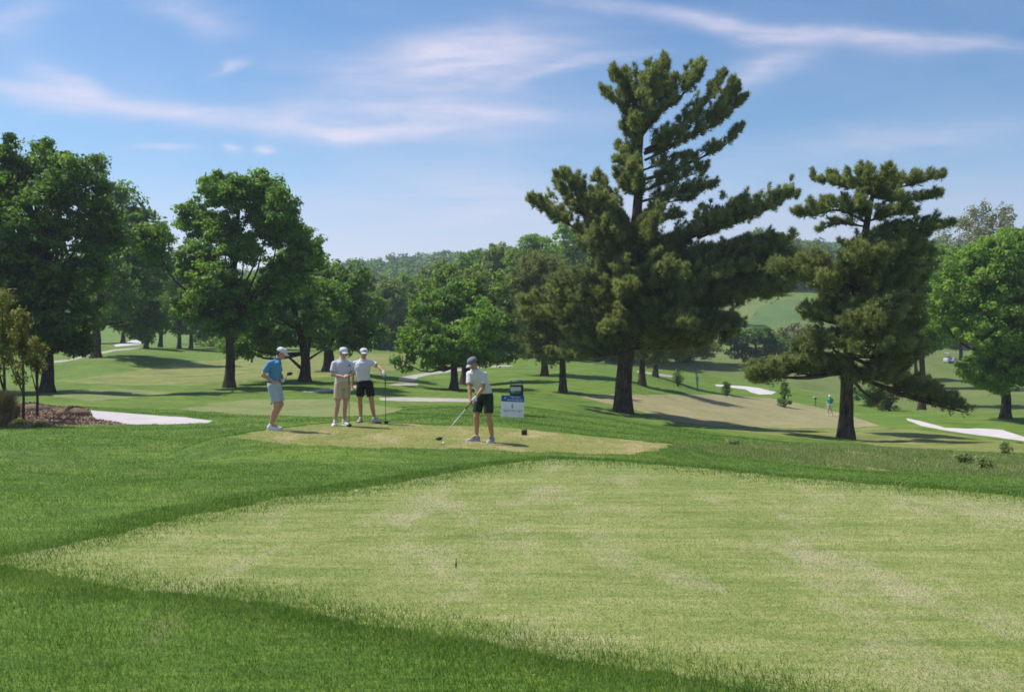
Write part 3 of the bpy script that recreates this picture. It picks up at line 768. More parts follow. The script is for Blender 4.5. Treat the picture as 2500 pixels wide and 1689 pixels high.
# the far row behind the fairway, tree by tree
SHORT = {'leafA': 'dark green', 'leafC': 'mid green', 'leafL': 'bright green', 'leafO': 'olive green', 'needle2': 'olive'}
BG = [
    (2180, 120, 2120, 2280, 720, 880, 'leafO', 'olive tree on the slope close right of the umbrella pine'),
    (2235, 110, 2180, 2305, 690, 880, 'leafL', 'bright green tree between the umbrella pine and the right edge tree'),
    (2400, 130, 2330, 2480, 640, 850, 'leafC', 'mid green tree behind the right edge tree'),
    (2345, 150, 2260, 2440, 600, 850, 'leafO', 'olive tree standing under the pale wispy tree'),  # base px, distance, left, right, top, bottom, leaf, label
    (437, 108, 395, 500, 640, 822, 'leafL', 'light green tree low behind the left side of the tall bare-trunked tree'),
    (392, 112, 330, 430, 610, 815, 'leafC', 'mid green tree filling the gap between the overlapping dark tree and the tall tree'),
    (357, 104, 320, 392, 700, 838, 'leafA', 'small dark tree in front of the white sand at the far left'),
    (466, 116, 440, 560, 690, 828, 'leafC', 'green tree directly behind the bare lower trunk of the tall tree'),
    (560, 128, 520, 640, 680, 850, 'leafO', 'olive green tree in the far row right of the tall trunk'),
    (655, 130, 600, 720, 660, 850, 'leafC', 'mid green tree in the far row left of the V-branched tree'),
    (860, 128, 800, 930, 678, 850, 'leafC', 'mid green tree of the far row above the khaki-shorts golfer'),
    (935, 124, 880, 1000, 674, 862, 'leafO', 'olive tree of the far row above the black-shorts golfer'),
    (1005, 132, 930, 1070, 664, 868, 'leafL', 'light green tree of the far row just right of the golfers group'),
    (1075, 126, 1010, 1140, 634, 872, 'leafO', 'olive tree of the far row with the tallest rounded top left of the driving golfer'),
    (1150, 134, 1095, 1215, 610, 876, 'leafC', 'mid green tree of the far row above the driving golfer'),
    (1225, 128, 1160, 1290, 590, 880, 'leafO', 'olive tree of the far row above the tee sign'),
    (1300, 122, 1215, 1390, 565, 884, 'leafL', 'bright green tree whose top shows left of the big pine'),
    (1385, 130, 1310, 1470, 548, 886, 'leafL', 'bright green tree directly behind the left limbs of the big pine'),
    (1470, 126, 1400, 1560, 580, 886, 'leafO', 'olive tree hidden behind the trunk of the big pine'),
    (1560, 132, 1490, 1650, 600, 890, 'leafA', 'dark tree behind the right side of the big pine'),
    (1670, 135, 1600, 1740, 640, 890, 'leafA', 'dark tree low behind the right-hand limbs of the big pine'),
    (1705, 200, 1660, 1790, 640, 760, 'leafO', 'olive tree on the far slope left of the hill fairway'),
    (1030, 165, 880, 1120, 690, 800, 'leafC', 'broad mid green crown filling the far row behind the slender tree'),
    (1330, 165, 1200, 1450, 610, 800, 'leafA', 'broad dark crown filling the far row behind the big pine'),
    (700, 165, 560, 880, 690, 815, 'leafA', 'broad dark crown filling the far row behind the V-branched tree'),
    (1860, 285, 1775, 1965, 560, 725, 'leafO', 'large rounded olive tree on the hilltop between the two pines'),
    (1950, 290, 1900, 2050, 590, 728, 'leafO', 'olive tree on the hilltop behind the left tier of the umbrella pine'),
    (1830, 270, 1760, 1900, 640, 735, 'needle2', 'lower olive evergreen at the head of the hill fairway'),
    (2080, 270, 2010, 2180, 620, 740, 'leafA', 'dark tree on the hill behind the umbrella pine trunk'),
    (2200, 200, 2140, 2300, 600, 800, 'leafC', 'mid green tree on the hill right of the umbrella pine'),
    (2290, 190, 2220, 2380, 640, 820, 'leafL', 'bright green tree on the hill beside the pale wispy tree'),
    (2500, 180, 2420, 2600, 610, 840, 'leafC', 'mid green tree filling the far right edge'),
    (2610, 160, 2540, 2700, 640, 860, 'leafA', 'dark tree at the far right edge'),
    (1845, 135, 1770, 1920, 800, 882, 'leafA', 'low dark spreading tree at the foot of the hill fairway'),
    (1940, 138, 1880, 2010, 790, 885, 'needle2', 'low olive evergreen at the foot of the hill right of the dark spreading tree'),
    (1500, 150, 1380, 1640, 690, 860, 'leafA', 'broad dark mass of leaves low behind the big pine trunk'),
    (300, 140, 150, 390, 560, 800, 'leafA', 'tall dark tree far behind the overlapping tree at the left'),
    (60, 130, -60, 160, 600, 820, 'leafA', 'dark tree far behind the largest tree at the left edge')]
for i, (bx, Y, l, r_, t, b, lm, lab) in enumerate(BG):
    k = Y / FPX
    tree('background_tree', lab, 'tree', (bx, None, Y), egg(l, r_, t, b, 10, 50 + i), lm, 'bark', .26 * Y / 120, 100 + i, cr=12 * k, per=34, leaf=3.3 * k, dens=1.15, group='trees of the far row and hill', depth=.8)

# ---------------------------------------------------------------- pines
def needles(g, P, D, rng, K=9, L=.17, w=.012, spread=.75, val=None):
    """needle bundles: P tuft positions, D tuft directions"""
    n = len(P) * K
    p = np.repeat(P, K, 0); d = unit(np.repeat(D, K, 0) + rng.normal(size=(n, 3)) * spread)
    s = unit(np.cross(d, rng.normal(size=(n, 3)))) * w
    l = L * (.6 + .7 * rng.random(n))[:, None]
    V = np.stack([p - s, p + s, p + d * l], 1).reshape(-1, 3)
    a = np.clip(np.repeat(rng.random(len(P)) * .6 if val is None else val, K) + rng.random(n) * .4, 0, 1)
    g.add(V, np.arange(3 * n).reshape(-1, 3), a)
def pine(name, label, base, trunkpts, tr, limbs, masses, seed, mat='needle', L=.2, w=.017, tufts=24, cr=.36, sprigs=(), dens=1.0, lw=.8, mden=1.0, group=None):
    rng = np.random.default_rng(seed)
    px, py, Y = base
    B = hitY(px, Y); k = Y / FPX
    root = tag(empty(name, B), label, 'pine tree', group)
    tg = Geo(); ng = Geo()
    TP = np.array([at(a, b, Y) - B for a, b in trunkpts]); TP[0, 2] = -.3; TP[:, 1] = 0
    TS = spline(TP, 26)
    f = np.linspace(0, 1, 26)
    tube(tg, TS, tr * (1 - .86 * f ** 1.1) * (1 + .45 * np.exp(-np.clip(TS[:, 2], 0, 9) / .4)), 14, wob=.16, rng=rng)
    CC = []; CR = []; CD = []
    for lp, dy, wd in limbs:
        P = np.array([at(a, b, Y) - B for a, b in lp]); P[:, 1] = np.linspace(0, 1, len(P)) ** .8 * dy
        S = spline(P, 14)
        Ln = np.linalg.norm(np.diff(S, axis=0), axis=1).sum()
        tube(tg, S, np.linspace(.013 * Ln + .02, .012, 14), 6, cap=False)
        wm = wd * k * lw
        n = int(Ln * wm / (cr * cr) * 2.7 * dens) + 8
        t = .10 + .87 * rng.random(n)
        ii = np.clip((t * 13).astype(int), 0, 12); fr = (t * 13 - ii)[:, None]
        c = S[ii] * (1 - fr) + S[ii + 1] * fr
        dirn = unit(S[ii + 1] - S[ii])
        prof = np.sin(np.clip(t * 1.12, 0, 1) * math.pi * .93) ** .6 * .9 + .12
        off = np.stack([rng.normal(size=n) * .25, rng.normal(size=n) * .65, np.abs(rng.normal(size=n)) * .62 - .10], 1) * wm * prof[:, None]
        c = c + off
        CC.append(c); CR.append(cr * (.35 + .5 * rng.random(n)) * np.clip(1.25 - .55 * t, .5, 1)); CD.append(unit(dirn * .7 + np.array([0, 0, .75])))
        for j in rng.choice(n, min(n, 10), replace=False):
            tube(tg, np.vstack([S[max(ii[j] - 1, 0)], (S[ii[j]] + c[j]) / 2, c[j]]), [.025, .018, .008], 4, cap=False)
    for m in masses:
        mx, my, rx, ry = m[:4]; dy = m[4] if len(m) > 4 else 0
        P = at(mx, my, Y) - B
        rxm, rym = rx * k, ry * k; rd = max(rxm, rym) * .9
        n = int((rxm * rym * math.pi) / (cr * cr) * 2.6 * mden)
        d = unit(rng.normal(size=(n, 3))); rr = (.35 + .65 * rng.random(n) ** .6)[:, None]
        c = np.array([P[0], dy, P[2]]) + d * rr * np.array([rxm, rd, rym])
        CC.append(c); CR.append(cr * (.55 + .65 * rng.random(n)))
        outw = unit(c - np.array([0, 0, 0]) - np.array([TS[:, 0].mean(), 0, c[:, 2].mean()])) * np.array([1, 1, 0])
        CD.append(unit(outw * .6 + np.array([0, 0, .7]) + d * .3))
        j = np.argmin(abs(TS[:, 2] - max(P[2] - .5, 2.6)))
        e = np.array([P[0], dy, P[2] - rym * .3])
        tube(tg, spline([TS[j], (TS[j] + e) / 2 - np.array([0, 0, .2]), e], 7), np.linspace(.09, .03, 7), 6, cap=False)
        for q in rng.choice(n, min(n, 8), replace=False):
            tube(tg, np.vstack([e, (e + c[q]) / 2, c[q]]), [.03, .02, .01], 4, cap=False)
    C = np.concatenate(CC); R = np.concatenate(CR); D = np.concatenate(CD)
    n = len(C) * tufts
    # each clump is an upswept plume of tufts
    c = np.repeat(C, tufts, 0); r = np.repeat(R, tufts)[:, None]; dd = np.repeat(D, tufts, 0)
    dd = np.repeat(unit(D + rng.normal(size=D.shape) * .28), tufts, 0)
    tt = rng.random((n, 1)) ** .9
    off = unit(rng.normal(size=(n, 3)))
    off -= dd * (off * dd).sum(1, keepdims=True) * .7
    pos = c + dd * (tt - .38) * r * 2.3 + off * r * (.62 * (1 - tt) ** .6 + .05) * rng.random((n, 1)) ** .5
    needles(ng, pos, unit(dd * (.55 + tt) + off * .75), rng, 7, L, w, .5, np.repeat(rng.random(len(C)) * .6, tufts))
    for lp in sprigs:
        P = np.array([at(a, b, Y) - B for a, b in lp])
        P[:, 1] += rng.normal() * .4
        S = spline(P, 12)
        tube(tg, S, np.linspace(.03, .012, 12), 5, cap=False)
        t = rng.random(160); ii = (t * 10.9).astype(int)
        pp = S[ii] + (S[ii + 1] - S[ii]) * (t * 10.9 - ii)[:, None] + rng.normal(size=(160, 3)) * .05
        needles(ng, pp, unit(np.array([P[-1] - P[0]] * 160) + rng.normal(size=(160, 3)) * .4), rng, 7, L * .8, w, .6)
    ng.obj('crown', M[mat], root)
    tg.obj('trunk', M['pinebark'], root, smooth=True)
    return root
def Z(fn, *pp): return [fn(*p) for p in pp]
def mZ(fn, sc, lst): return [tuple(fn(m[0], m[1])) + (m[2] / sc, m[3] / sc) + tuple(m[4:]) for m in lst]
# main pine: tall, wind-swept to the right
L1 = [
    (Z(z5, (815, 560), (850, 420), (925, 250), (990, 110)), -.4, 62),
    (Z(z5, (815, 600), (920, 450), (1080, 320), (1180, 200), (1240, 105)), .3, 58),
    (Z(z5, (810, 560), (780, 380), (745, 250), (715, 150)), .4, 55),
    (Z(z5, (800, 560), (745, 400), (680, 250), (635, 125)), -.3, 34),
    (Z(z5, (800, 570), (730, 440), (650, 340), (562, 268)), 0, 30),
    (Z(z5, (810, 580), (840, 440), (860, 300), (870, 190)), -1.2, 70), (Z(z5, (810, 600), (900, 420), (1000, 280), (1060, 170)), 1.2, 55),
    (Z(z5, (845, 690), (1000, 640), (1180, 560), (1370, 460), (1535, 295)), .3, 46),
    (Z(z5, (850, 670), (1050, 560), (1220, 400), (1375, 165)), -.6, 46), (Z(z5, (1250, 500), (1360, 380), (1440, 190)), .2, 34), (Z(z5, (1320, 470), (1440, 330), (1480, 215)), .6, 28),
    (Z(z5, (850, 735), (1000, 660), (1150, 580), (1260, 540)), .6, 8),
    (Z(z5, (835, 865), (1000, 820), (1200, 730), (1370, 645), (1490, 510)), -.2, 27), (Z(z5, (840, 800), (950, 760), (1080, 710), (1170, 690)), .5, 20),
    (Z(z5, (830, 940), (1000, 880), (1150, 840), (1255, 795)), -.5, 30), (Z(z5, (835, 1005), (1050, 950), (1200, 930), (1350, 890)), .3, 32),
    (Z(z5, (825, 1080), (980, 1020), (1100, 1000), (1180, 985)), -.2, 30), (Z(z5, (815, 1160), (950, 1130), (1100, 1100)), .4, 45),
    (Z(z5, (810, 600), (740, 570), (685, 530)), -.5, 34), (Z(z5, (815, 700), (740, 680), (670, 640)), .4, 34), (Z(z5, (810, 790), (730, 780), (648, 740)), -.3, 34), (Z(z5, (810, 880), (730, 870), (650, 830)), .4, 34), (Z(z5, (810, 960), (740, 940), (670, 900)), 0, 36),
    (Z(z5, (805, 650), (770, 600), (740, 520)), -1.5, 44), (Z(z5, (810, 900), (760, 860), (720, 800)), -1.6, 40), (Z(z5, (810, 1000), (800, 940), (780, 880)), -1.8, 40),
    (Z(z5, (760, 1400), (560, 1160), (440, 1000), (300, 815)), -.6, 62), (Z(z5, (790, 1250), (640, 1080), (580, 950), (540, 815)), .5, 55), (Z(z5, (730, 1430), (440, 1210), (230, 1090), (85, 985)), .3, 50), (Z(z5, (600, 1150), (400, 1050), (260, 830)), 1.0, 40),
    (Z(z5, (740, 1300), (620, 1120), (520, 1020)), -1.8, 60),
    (Z(z5, (880, 1420), (1100, 1270), (1400, 1150), (1650, 1050), (1855, 945)), .4, 58), (Z(z5, (900, 1380), (1150, 1220), (1350, 1120), (1510, 1020)), -.8, 50), (Z(z5, (1200, 1250), (1450, 1140), (1700, 1040), (1800, 960)), 1.0, 44),
    (Z(z5, (780, 1500), (640, 1300), (560, 1180)), -2.2, 60), (Z(z5, (800, 1420), (840, 1260), (900, 1120)), -2.4, 60)]
L1 += [  # lower boughs in every direction
    ([(1540, 720), (1450, 735), (1330, 740), (1265, 745)], -1.5, 44), ([(1535, 800), (1440, 790), (1340, 775), (1275, 762)], .8, 44), ([(1530, 860), (1470, 868), (1400, 872), (1330, 860)], -.5, 30),
    ([(1545, 700), (1640, 690), (1740, 680), (1830, 655)], -1.5, 60), ([(1545, 760), (1650, 740), (1740, 745), (1800, 735)], 1.5, 50), ([(1540, 820), (1650, 815), (1740, 800), (1810, 800)], -1.0, 46), ([(1535, 850), (1640, 850), (1740, 845)], 1.2, 36),
    ([(1540, 740), (1520, 720), (1490, 735)], -4.0, 60), ([(1540, 690), (1580, 680), (1640, 690)], -4.2, 60), ([(1535, 800), (1500, 800), (1450, 815)], -4.0, 50), ([(1540, 790), (1600, 790), (1660, 800)], -4.0, 50), ([(1540, 740), (1560, 720), (1600, 720)], 4, 60), ([(1540, 780), (1500, 770), (1470, 770)], 4, 60)]
L1 += [([(1552, 760), (1680, 700), (1830, 640), (1965, 570)], 1.0, 50), ([(1550, 800), (1720, 740), (1880, 700), (1975, 665)], .2, 40), ([(1552, 720), (1680, 660), (1800, 610), (1900, 585)], -.6, 44)]
M1 = [(1830, 640, 80, 44, .8), (1900, 640, 60, 44, .6), (1860, 700, 80, 30, .4), (1780, 720, 60, 26, .4), (1540, 600, 70, 70, 0), (1470, 590, 55, 50, -1), (1600, 630, 80, 60, 0), (1690, 640, 75, 45, 0), (1500, 690, 85, 60, -1), (1610, 720, 95, 62, -1), (1440, 700, 60, 45, 1), (1710, 705, 80, 45, 0), (1560, 800, 85, 55, -.5), (1660, 795, 90, 45, 0), (1480, 815, 62, 44, -.5), (1415, 795, 45, 36, 0), (1755, 800, 50, 36, .5), (1385, 700, 50, 34, 0)]
pine('pine_tree', 'tallest pine with a crown swept to the right, right of the tee sign', (1522, 1008, 46),
     [(1522, 1008), (1524, 930), (1532, 830), (1540, 700), (1552, 560), (1562, 434), (1561, 379), (1566, 327), (1562, 270)], 
     .44, L1, M1, 21, L=.22, w=.014, tufts=22, cr=.29, lw=.68, mden=1.1,
     sprigs=[Z(z5, *q) for q in [((650, 200), (640, 160), (628, 115)), ((715, 200), (716, 170), (712, 140)), ((800, 200), (795, 175), (785, 155)), ((965, 170), (985, 130), (994, 90)), ((1050, 210), (1055, 180), (1058, 150)), ((1180, 190), (1215, 140), (1248, 92)), ((1340, 230), (1362, 190), (1378, 148)), ((1410, 240), (1425, 210), (1440, 180)), ((1460, 260), (1470, 230), (1478, 200)), ((1490, 340), (1515, 310), (1540, 288)), ((600, 320), (580, 290), (556, 262)), ((1455, 560), (1475, 530), (1487, 498)),
            ((1225, 830), (1245, 805), (1254, 783)), ((275, 860), (262, 840), (254, 822)), ((310, 860), (300, 830), (298, 795)), ((545, 870), (538, 840), (535, 803)), ((110, 1020), (95, 1000), (86, 972)), ((170, 1030), (160, 1000), (155, 978)), ((450, 930), (448, 900), (450, 872)), ((1500, 1050), (1508, 1025), (1510, 1000)), ((1580, 1040), (1583, 1010), (1586, 980)), ((1690, 1010), (1693, 990), (1697, 975)), ((1800, 980), (1806, 960), (1806, 940)), ((1840, 990), (1850, 965), (1858, 940))]])
L2 = [
    (Z(z7, (960, 340), (850, 290), (700, 270), (550, 240)), -.3, 30), (Z(z7, (960, 330), (850, 260), (760, 230), (680, 200)), .5, 32), (Z(z7, (960, 330), (930, 260), (905, 190)), -.2, 40), (Z(z7, (965, 330), (1040, 260), (1110, 200)), .3, 40),
    (Z(z7, (965, 340), (1130, 290), (1300, 250), (1460, 195)), -.2, 32), (Z(z7, (965, 330), (1120, 260), (1240, 210)), .8, 36), (Z(z7, (970, 350), (1200, 370), (1380, 355), (1495, 320)), .3, 20), (Z(z7, (965, 345), (1080, 370), (1160, 400)), -.5, 26), (Z(z7, (962, 330), (955, 270), (985, 215)), -1.6, 34), (Z(z7, (962, 330), (965, 270), (930, 220)), 1.6, 34),
    (Z(z7, (930, 540), (720, 450), (500, 490), (375, 470)), -.3, 32), (Z(z7, (940, 500), (800, 420), (680, 400), (520, 440)), .5, 32), (Z(z7, (900, 560), (720, 540), (580, 590)), .2, 12), (Z(z7, (930, 500), (830, 450), (760, 440)), -1.5, 34),
    (Z(z7, (940, 520), (1100, 470), (1260, 440)), .2, 34), (Z(z7, (930, 600), (1150, 590), (1350, 580), (1510, 555)), -.2, 40), (Z(z7, (930, 650), (1150, 660), (1300, 650), (1430, 590)), .6, 40), (Z(z7, (940, 520), (1050, 500), (1150, 520)), -1.6, 40)]
L2 += [(Z(z8, (930, 170), (700, 200), (480, 230), (280, 270), (110, 300)), -.4, 36), (Z(z8, (930, 250), (700, 280), (500, 290), (300, 350), (200, 390)), .5, 30),
       (Z(z8, (950, 180), (1200, 300), (1450, 420), (1680, 520), (1840, 600)), -.3, 34), (Z(z8, (950, 250), (1250, 370), (1500, 480), (1700, 580)), .6, 30)]
M2 = mZ(z7, 2.907, [(560, 820, 130, 80, .4), (480, 900, 120, 60, .2), (620, 960, 130, 60, -.3), (300, 850, 90, 50, 0), (950, 690, 200, 70, 0), (1170, 720, 150, 70, 0), (870, 790, 200, 90, -1), (1130, 850, 190, 90, 0), (1000, 960, 240, 100, 0), (760, 900, 130, 80, 0), (1330, 720, 120, 60, .5),
                     (700, 1170, 170, 80, 0), (980, 1150, 240, 100, -1), (1190, 1130, 130, 110, 0), (640, 1360, 160, 70, 0), (900, 1390, 260, 90, -1), (1160, 1400, 170, 90, 0), (540, 1180, 80, 60, 0), (500, 1440, 100, 46, 0), (830, 1020, 200, 80, 1)])
M2 += mZ(z7, 2.907, [(1240, 980, 110, 120, .5), (1250, 1250, 110, 110, .5), (1330, 870, 90, 70, .5), (840, 1240, 200, 80, -1.5), (1040, 1280, 200, 80, 1.5), (880, 1130, 160, 70, 2)])
M2 += mZ(z8, 3.32, [(250, 300, 165, 75, -.2), (150, 300, 75, 58, .2), (950, 310, 170, 70, 0), (1150, 330, 150, 70, 0), (1430, 420, 140, 70, 0), (1640, 520, 110, 50, 0), (1740, 580, 80, 26, .1), (1540, 450, 110, 60, .3), (1830, 612, 40, 12, 0), (420, 260, 120, 60, .3), (720, 250, 160, 60, .4), (1250, 190, 190, 90, 0), (1120, 500, 60, 50, 0)])
pine('pine_tree', 'shorter pine with a flat umbrella-shaped top, in front of the hill on the right', (2063, 1072, 37),
     [(2063, 1072), (2066, 1000), (2069, 900), (2085, 750), (2105, 620), (2122, 510), (2130, 474), (2127, 430)], .29, L2, M2, 22, L=.18, w=.0125, tufts=22, cr=.25, lw=.66, mden=1.15,
     sprigs=[Z(z7, (905, 190), (908, 140), (903, 85)), Z(z7, (935, 190), (945, 150), (948, 105)), Z(z7, (1105, 200), (1112, 170), (1116, 130)), Z(z7, (770, 220), (765, 190), (760, 150)), Z(z7, (715, 215), (690, 190), (665, 155)), Z(z7, (555, 235), (540, 200), (535, 145)), Z(z7, (1225, 220), (1240, 195), (1250, 165)), Z(z7, (1300, 220), (1306, 195), (1310, 165)), Z(z7, (520, 450), (505, 410), (498, 370)), Z(z7, (1440, 210), (1455, 190), (1465, 175)), Z(z7, (820, 210), (822, 190), (828, 172))])
pine('pine_tree', 'small olive pine on a straight dark trunk, between the tee sign and the big pine', (1375, 955, 58),
     [(1375, 955), (1374, 890), (1372, 820), (1368, 760), (1365, 735)], .24, [([(1372, 860), (1330, 862), (1292, 858)], 0, 26), ([(1372, 870), (1410, 872), (1440, 866)], .3, 24), ([(1370, 780), (1320, 770), (1268, 752)], 0, 30)],
     [(1335, 780, 52, 34, 0), (1375, 765, 46, 36, -.5), (1330, 835, 44, 36, 0), (1385, 840, 44, 38, 0), (1290, 765, 34, 26, 0), (1350, 875, 46, 16, 0)], 23, 'needle2', L=.2, w=.02, tufts=16, cr=.36)
pine('pine_tree', 'olive pine crown left of the big pine, behind the small olive pine', (1330, 930, 76),
     [(1330, 930), (1328, 820), (1322, 700), (1316, 640)], .3, [([(1322, 720), (1280, 700), (1250, 690)], 0, 26)],
     [(1310, 660, 56, 46, 0), (1270, 700, 46, 36, 0), (1350, 720, 46, 42, 0), (1290, 770, 60, 40, 0), (1340, 660, 50, 40, 0), (1360, 780, 50, 50, 0), (1310, 840, 60, 40, 0)], 24, 'needle2', L=.26, w=.028, tufts=15, cr=.46)
for (bx, by, Y, bl, lab, sd) in [
    (1567, 938, 72, [(1590, 800, 70, 50, 0), (1540, 830, 50, 40, 0), (1640, 830, 60, 40, 0), (1600, 870, 60, 20, 0)], 'dark pine whose trunk stands just right of the big pine', 25),
    (1600, 913, 92, [(1620, 810, 60, 50, 0), (1670, 840, 55, 34, 0), (1580, 860, 40, 26, 0), (1720, 850, 40, 26, 0)], 'farther dark pine with a thin trunk right of the big pine', 26)]:
    pine('pine_tree', lab, (bx, by, Y), [(bx, by), (bx + 1, by - 60), (bx + 4, by - 130)], .3, [], bl, sd, 'needle2', L=.26, w=.03, tufts=14, cr=.45)

# ---------------------------------------------------------------- far wood on the skyline hill
def far_wood():
    rng = np.random.default_rng(77)
    n = 2600
    px = rng.uniform(-300, 2800, n); Y = rng.uniform(290, 450, n)
    x = (px - CX) / FPX * Y; z = H(x, Y)
    g = Geo()
    hh = rng.uniform(8, 14, n); rr = rng.uniform(3.2, 5.6, n)
    base = np.stack([x, Y, z + hh * .62], 1)
    K = 7
    C = np.repeat(base, K, 0) + unit(rng.normal(size=(n * K, 3))) * np.repeat(rr, K)[:, None] * np.array([.75, .75, .6])
    leaves(g, C, np.repeat(rr * .42, K), 20, .75, rng, .75, up=.5)
    o = g.obj('far_wood', M['leafF'])
    tag(o, 'distant wooded hill closing the view along the skyline', 'woodland', kind='stuff')
far_wood()
HAZE = .00048
# ---------------------------------------------------------------- people
def v3(*a): return Vector(a)
def add_loft(bm, secs, n=20, cap=True):
    """secs: (centre, half-width vector, half-depth vector, squareness)"""
    rings = []
    for s in secs:
        c, wv, dv = Vector(s[0]), Vector(s[1]), Vector(s[2])
        e = s[3] if len(s) > 3 else 1.0
        r = []
        for k in range(n):
            t = 2 * math.pi * k / n
            ct, st = math.cos(t), math.sin(t)
            r.append(bm.verts.new(c + wv * math.copysign(abs(ct) ** e, ct) + dv * math.copysign(abs(st) ** e, st)))
        rings.append(r)
    for a, b in zip(rings, rings[1:]):
        for k in range(n):
            bm.faces.new((a[k], a[(k + 1) % n], b[(k + 1) % n], b[k]))
    if cap:
        bm.faces.new(list(reversed(rings[0]))); bm.faces.new(rings[-1])
def add_ball(bm, c, r, rot=None, seg=16):
    M_ = Matrix.Translation(Vector(c)) @ (rot.to_4x4() if rot else Matrix.Identity(4)) @ Matrix.Diagonal((r[0], r[1], r[2], 1))
    bmesh.ops.create_uvsphere(bm, u_segments=seg, v_segments=seg // 2 + 2, radius=1, matrix=M_)
def add_cap(bm, a, b, ra, rb, ends=True, n=14):
    a, b = Vector(a), Vector(b); d = (b - a).normalized()
    u = d.orthogonal().normalized(); w = d.cross(u)
    add_loft(bm, [(a, u * ra, w * ra), (b, u * rb, w * rb)], n)
    if ends:
        add_ball(bm, a, (ra,) * 3, seg=12); add_ball(bm, b, (rb,) * 3, seg=12)
def bake(bm, name, mat, parent=None, voxel=.01, smooth=4, loc=None):
    bmesh.ops.recalc_face_normals(bm, faces=bm.faces)
    me = bpy.data.meshes.new(name); bm.to_mesh(me); bm.free()
    o = bpy.data.objects.new(name, me); COL.objects.link(o)
    if voxel:
        md = o.modifiers.new('r', 'REMESH'); md.mode = 'VOXEL'; md.voxel_size = voxel; md.use_smooth_shade = True
        if smooth:
            ms = o.modifiers.new('s', 'SMOOTH'); ms.iterations = smooth; ms.factor = .5
        dg = bpy.context.evaluated_depsgraph_get()
        nm = bpy.data.meshes.new_from_object(o.evaluated_get(dg))
        o.modifiers.clear(); o.data = nm; bpy.data.meshes.remove(me); nm.name = name
    o.data.materials.clear(); o.data.materials.append(mat)
    for p in o.data.polygons: p.use_smooth = True
    if parent: o.parent = parent
    if loc is not None: o.location = loc
    return o
M['skin'] = plain('skin', (.52, .29, .20), .55, 0, .4, .08, 12)
M['skintan'] = plain('tanned_skin', (.44, .23, .13), .55, 0, .4, .08, 12)
M['hair'] = plain('dark_brown_hair', (.035, .022, .015), .7)
M['white'] = plain('white_fabric', (.80, .80, .85), .8, 0, .2, .05, 20, .6, .25)
M['lav'] = plain('pale_lavender_fabric', (.72, .71, .80), .85, 0, .2, .06, 20, .6, .25)
M['blue'] = plain('heather_blue_fabric', (.10, .27, .47), .85, 0, .2, .15, 60, .6)
M['khaki'] = plain('khaki_fabric', (.52, .41, .28), .85, 0, .2, .08, 20, .3)
M['ltgrey'] = plain('pale_blue_grey_fabric', (.40, .46, .52), .85, 0, .2, .08, 20, .3)
M['black'] = plain('black_fabric', (.018, .02, .02), .85, 0, .2, .2, 20, .3)
M['dkgreen'] = plain('dark_green_fabric', (.025, .04, .03), .85, 0, .2, .2, 20, .3)
M['teal'] = plain('teal_fabric', (.02, .33, .25), .85, 0, .2, .1, 20, .2)
M['greycap'] = plain('slate_grey_fabric', (.17, .17, .20), .85, 0, .2, .1, 40)
M['greybrim'] = plain('light_grey_fabric', (.42, .42, .48), .8, 0, .2, .1, 40)
M['shoew'] = plain('white_leather', (.75, .75, .76), .5)
M['shoeg'] = plain('grey_knit_shoe', (.36, .37, .40), .7, 0, .3, .25, 50)
M['sole'] = plain('dark_rubber', (.06, .07, .12), .7)
M['leather'] = plain('dark_belt_leather', (.03, .03, .035), .5)
M['steel'] = plain('steel_shaft', (.58, .58, .60), .5, .2, .4, .05)
M['graph'] = plain('dark_graphite_shaft', (.05, .05, .055), .35, .3)
M['clubblack'] = plain('black_club_head', (.02, .02, .022), .3, .2, .5)
M['eye'] = plain('dark_eye', (.02, .018, .016), .3)
M['navy'] = plain('navy_print', (.03, .045, .12), .7)

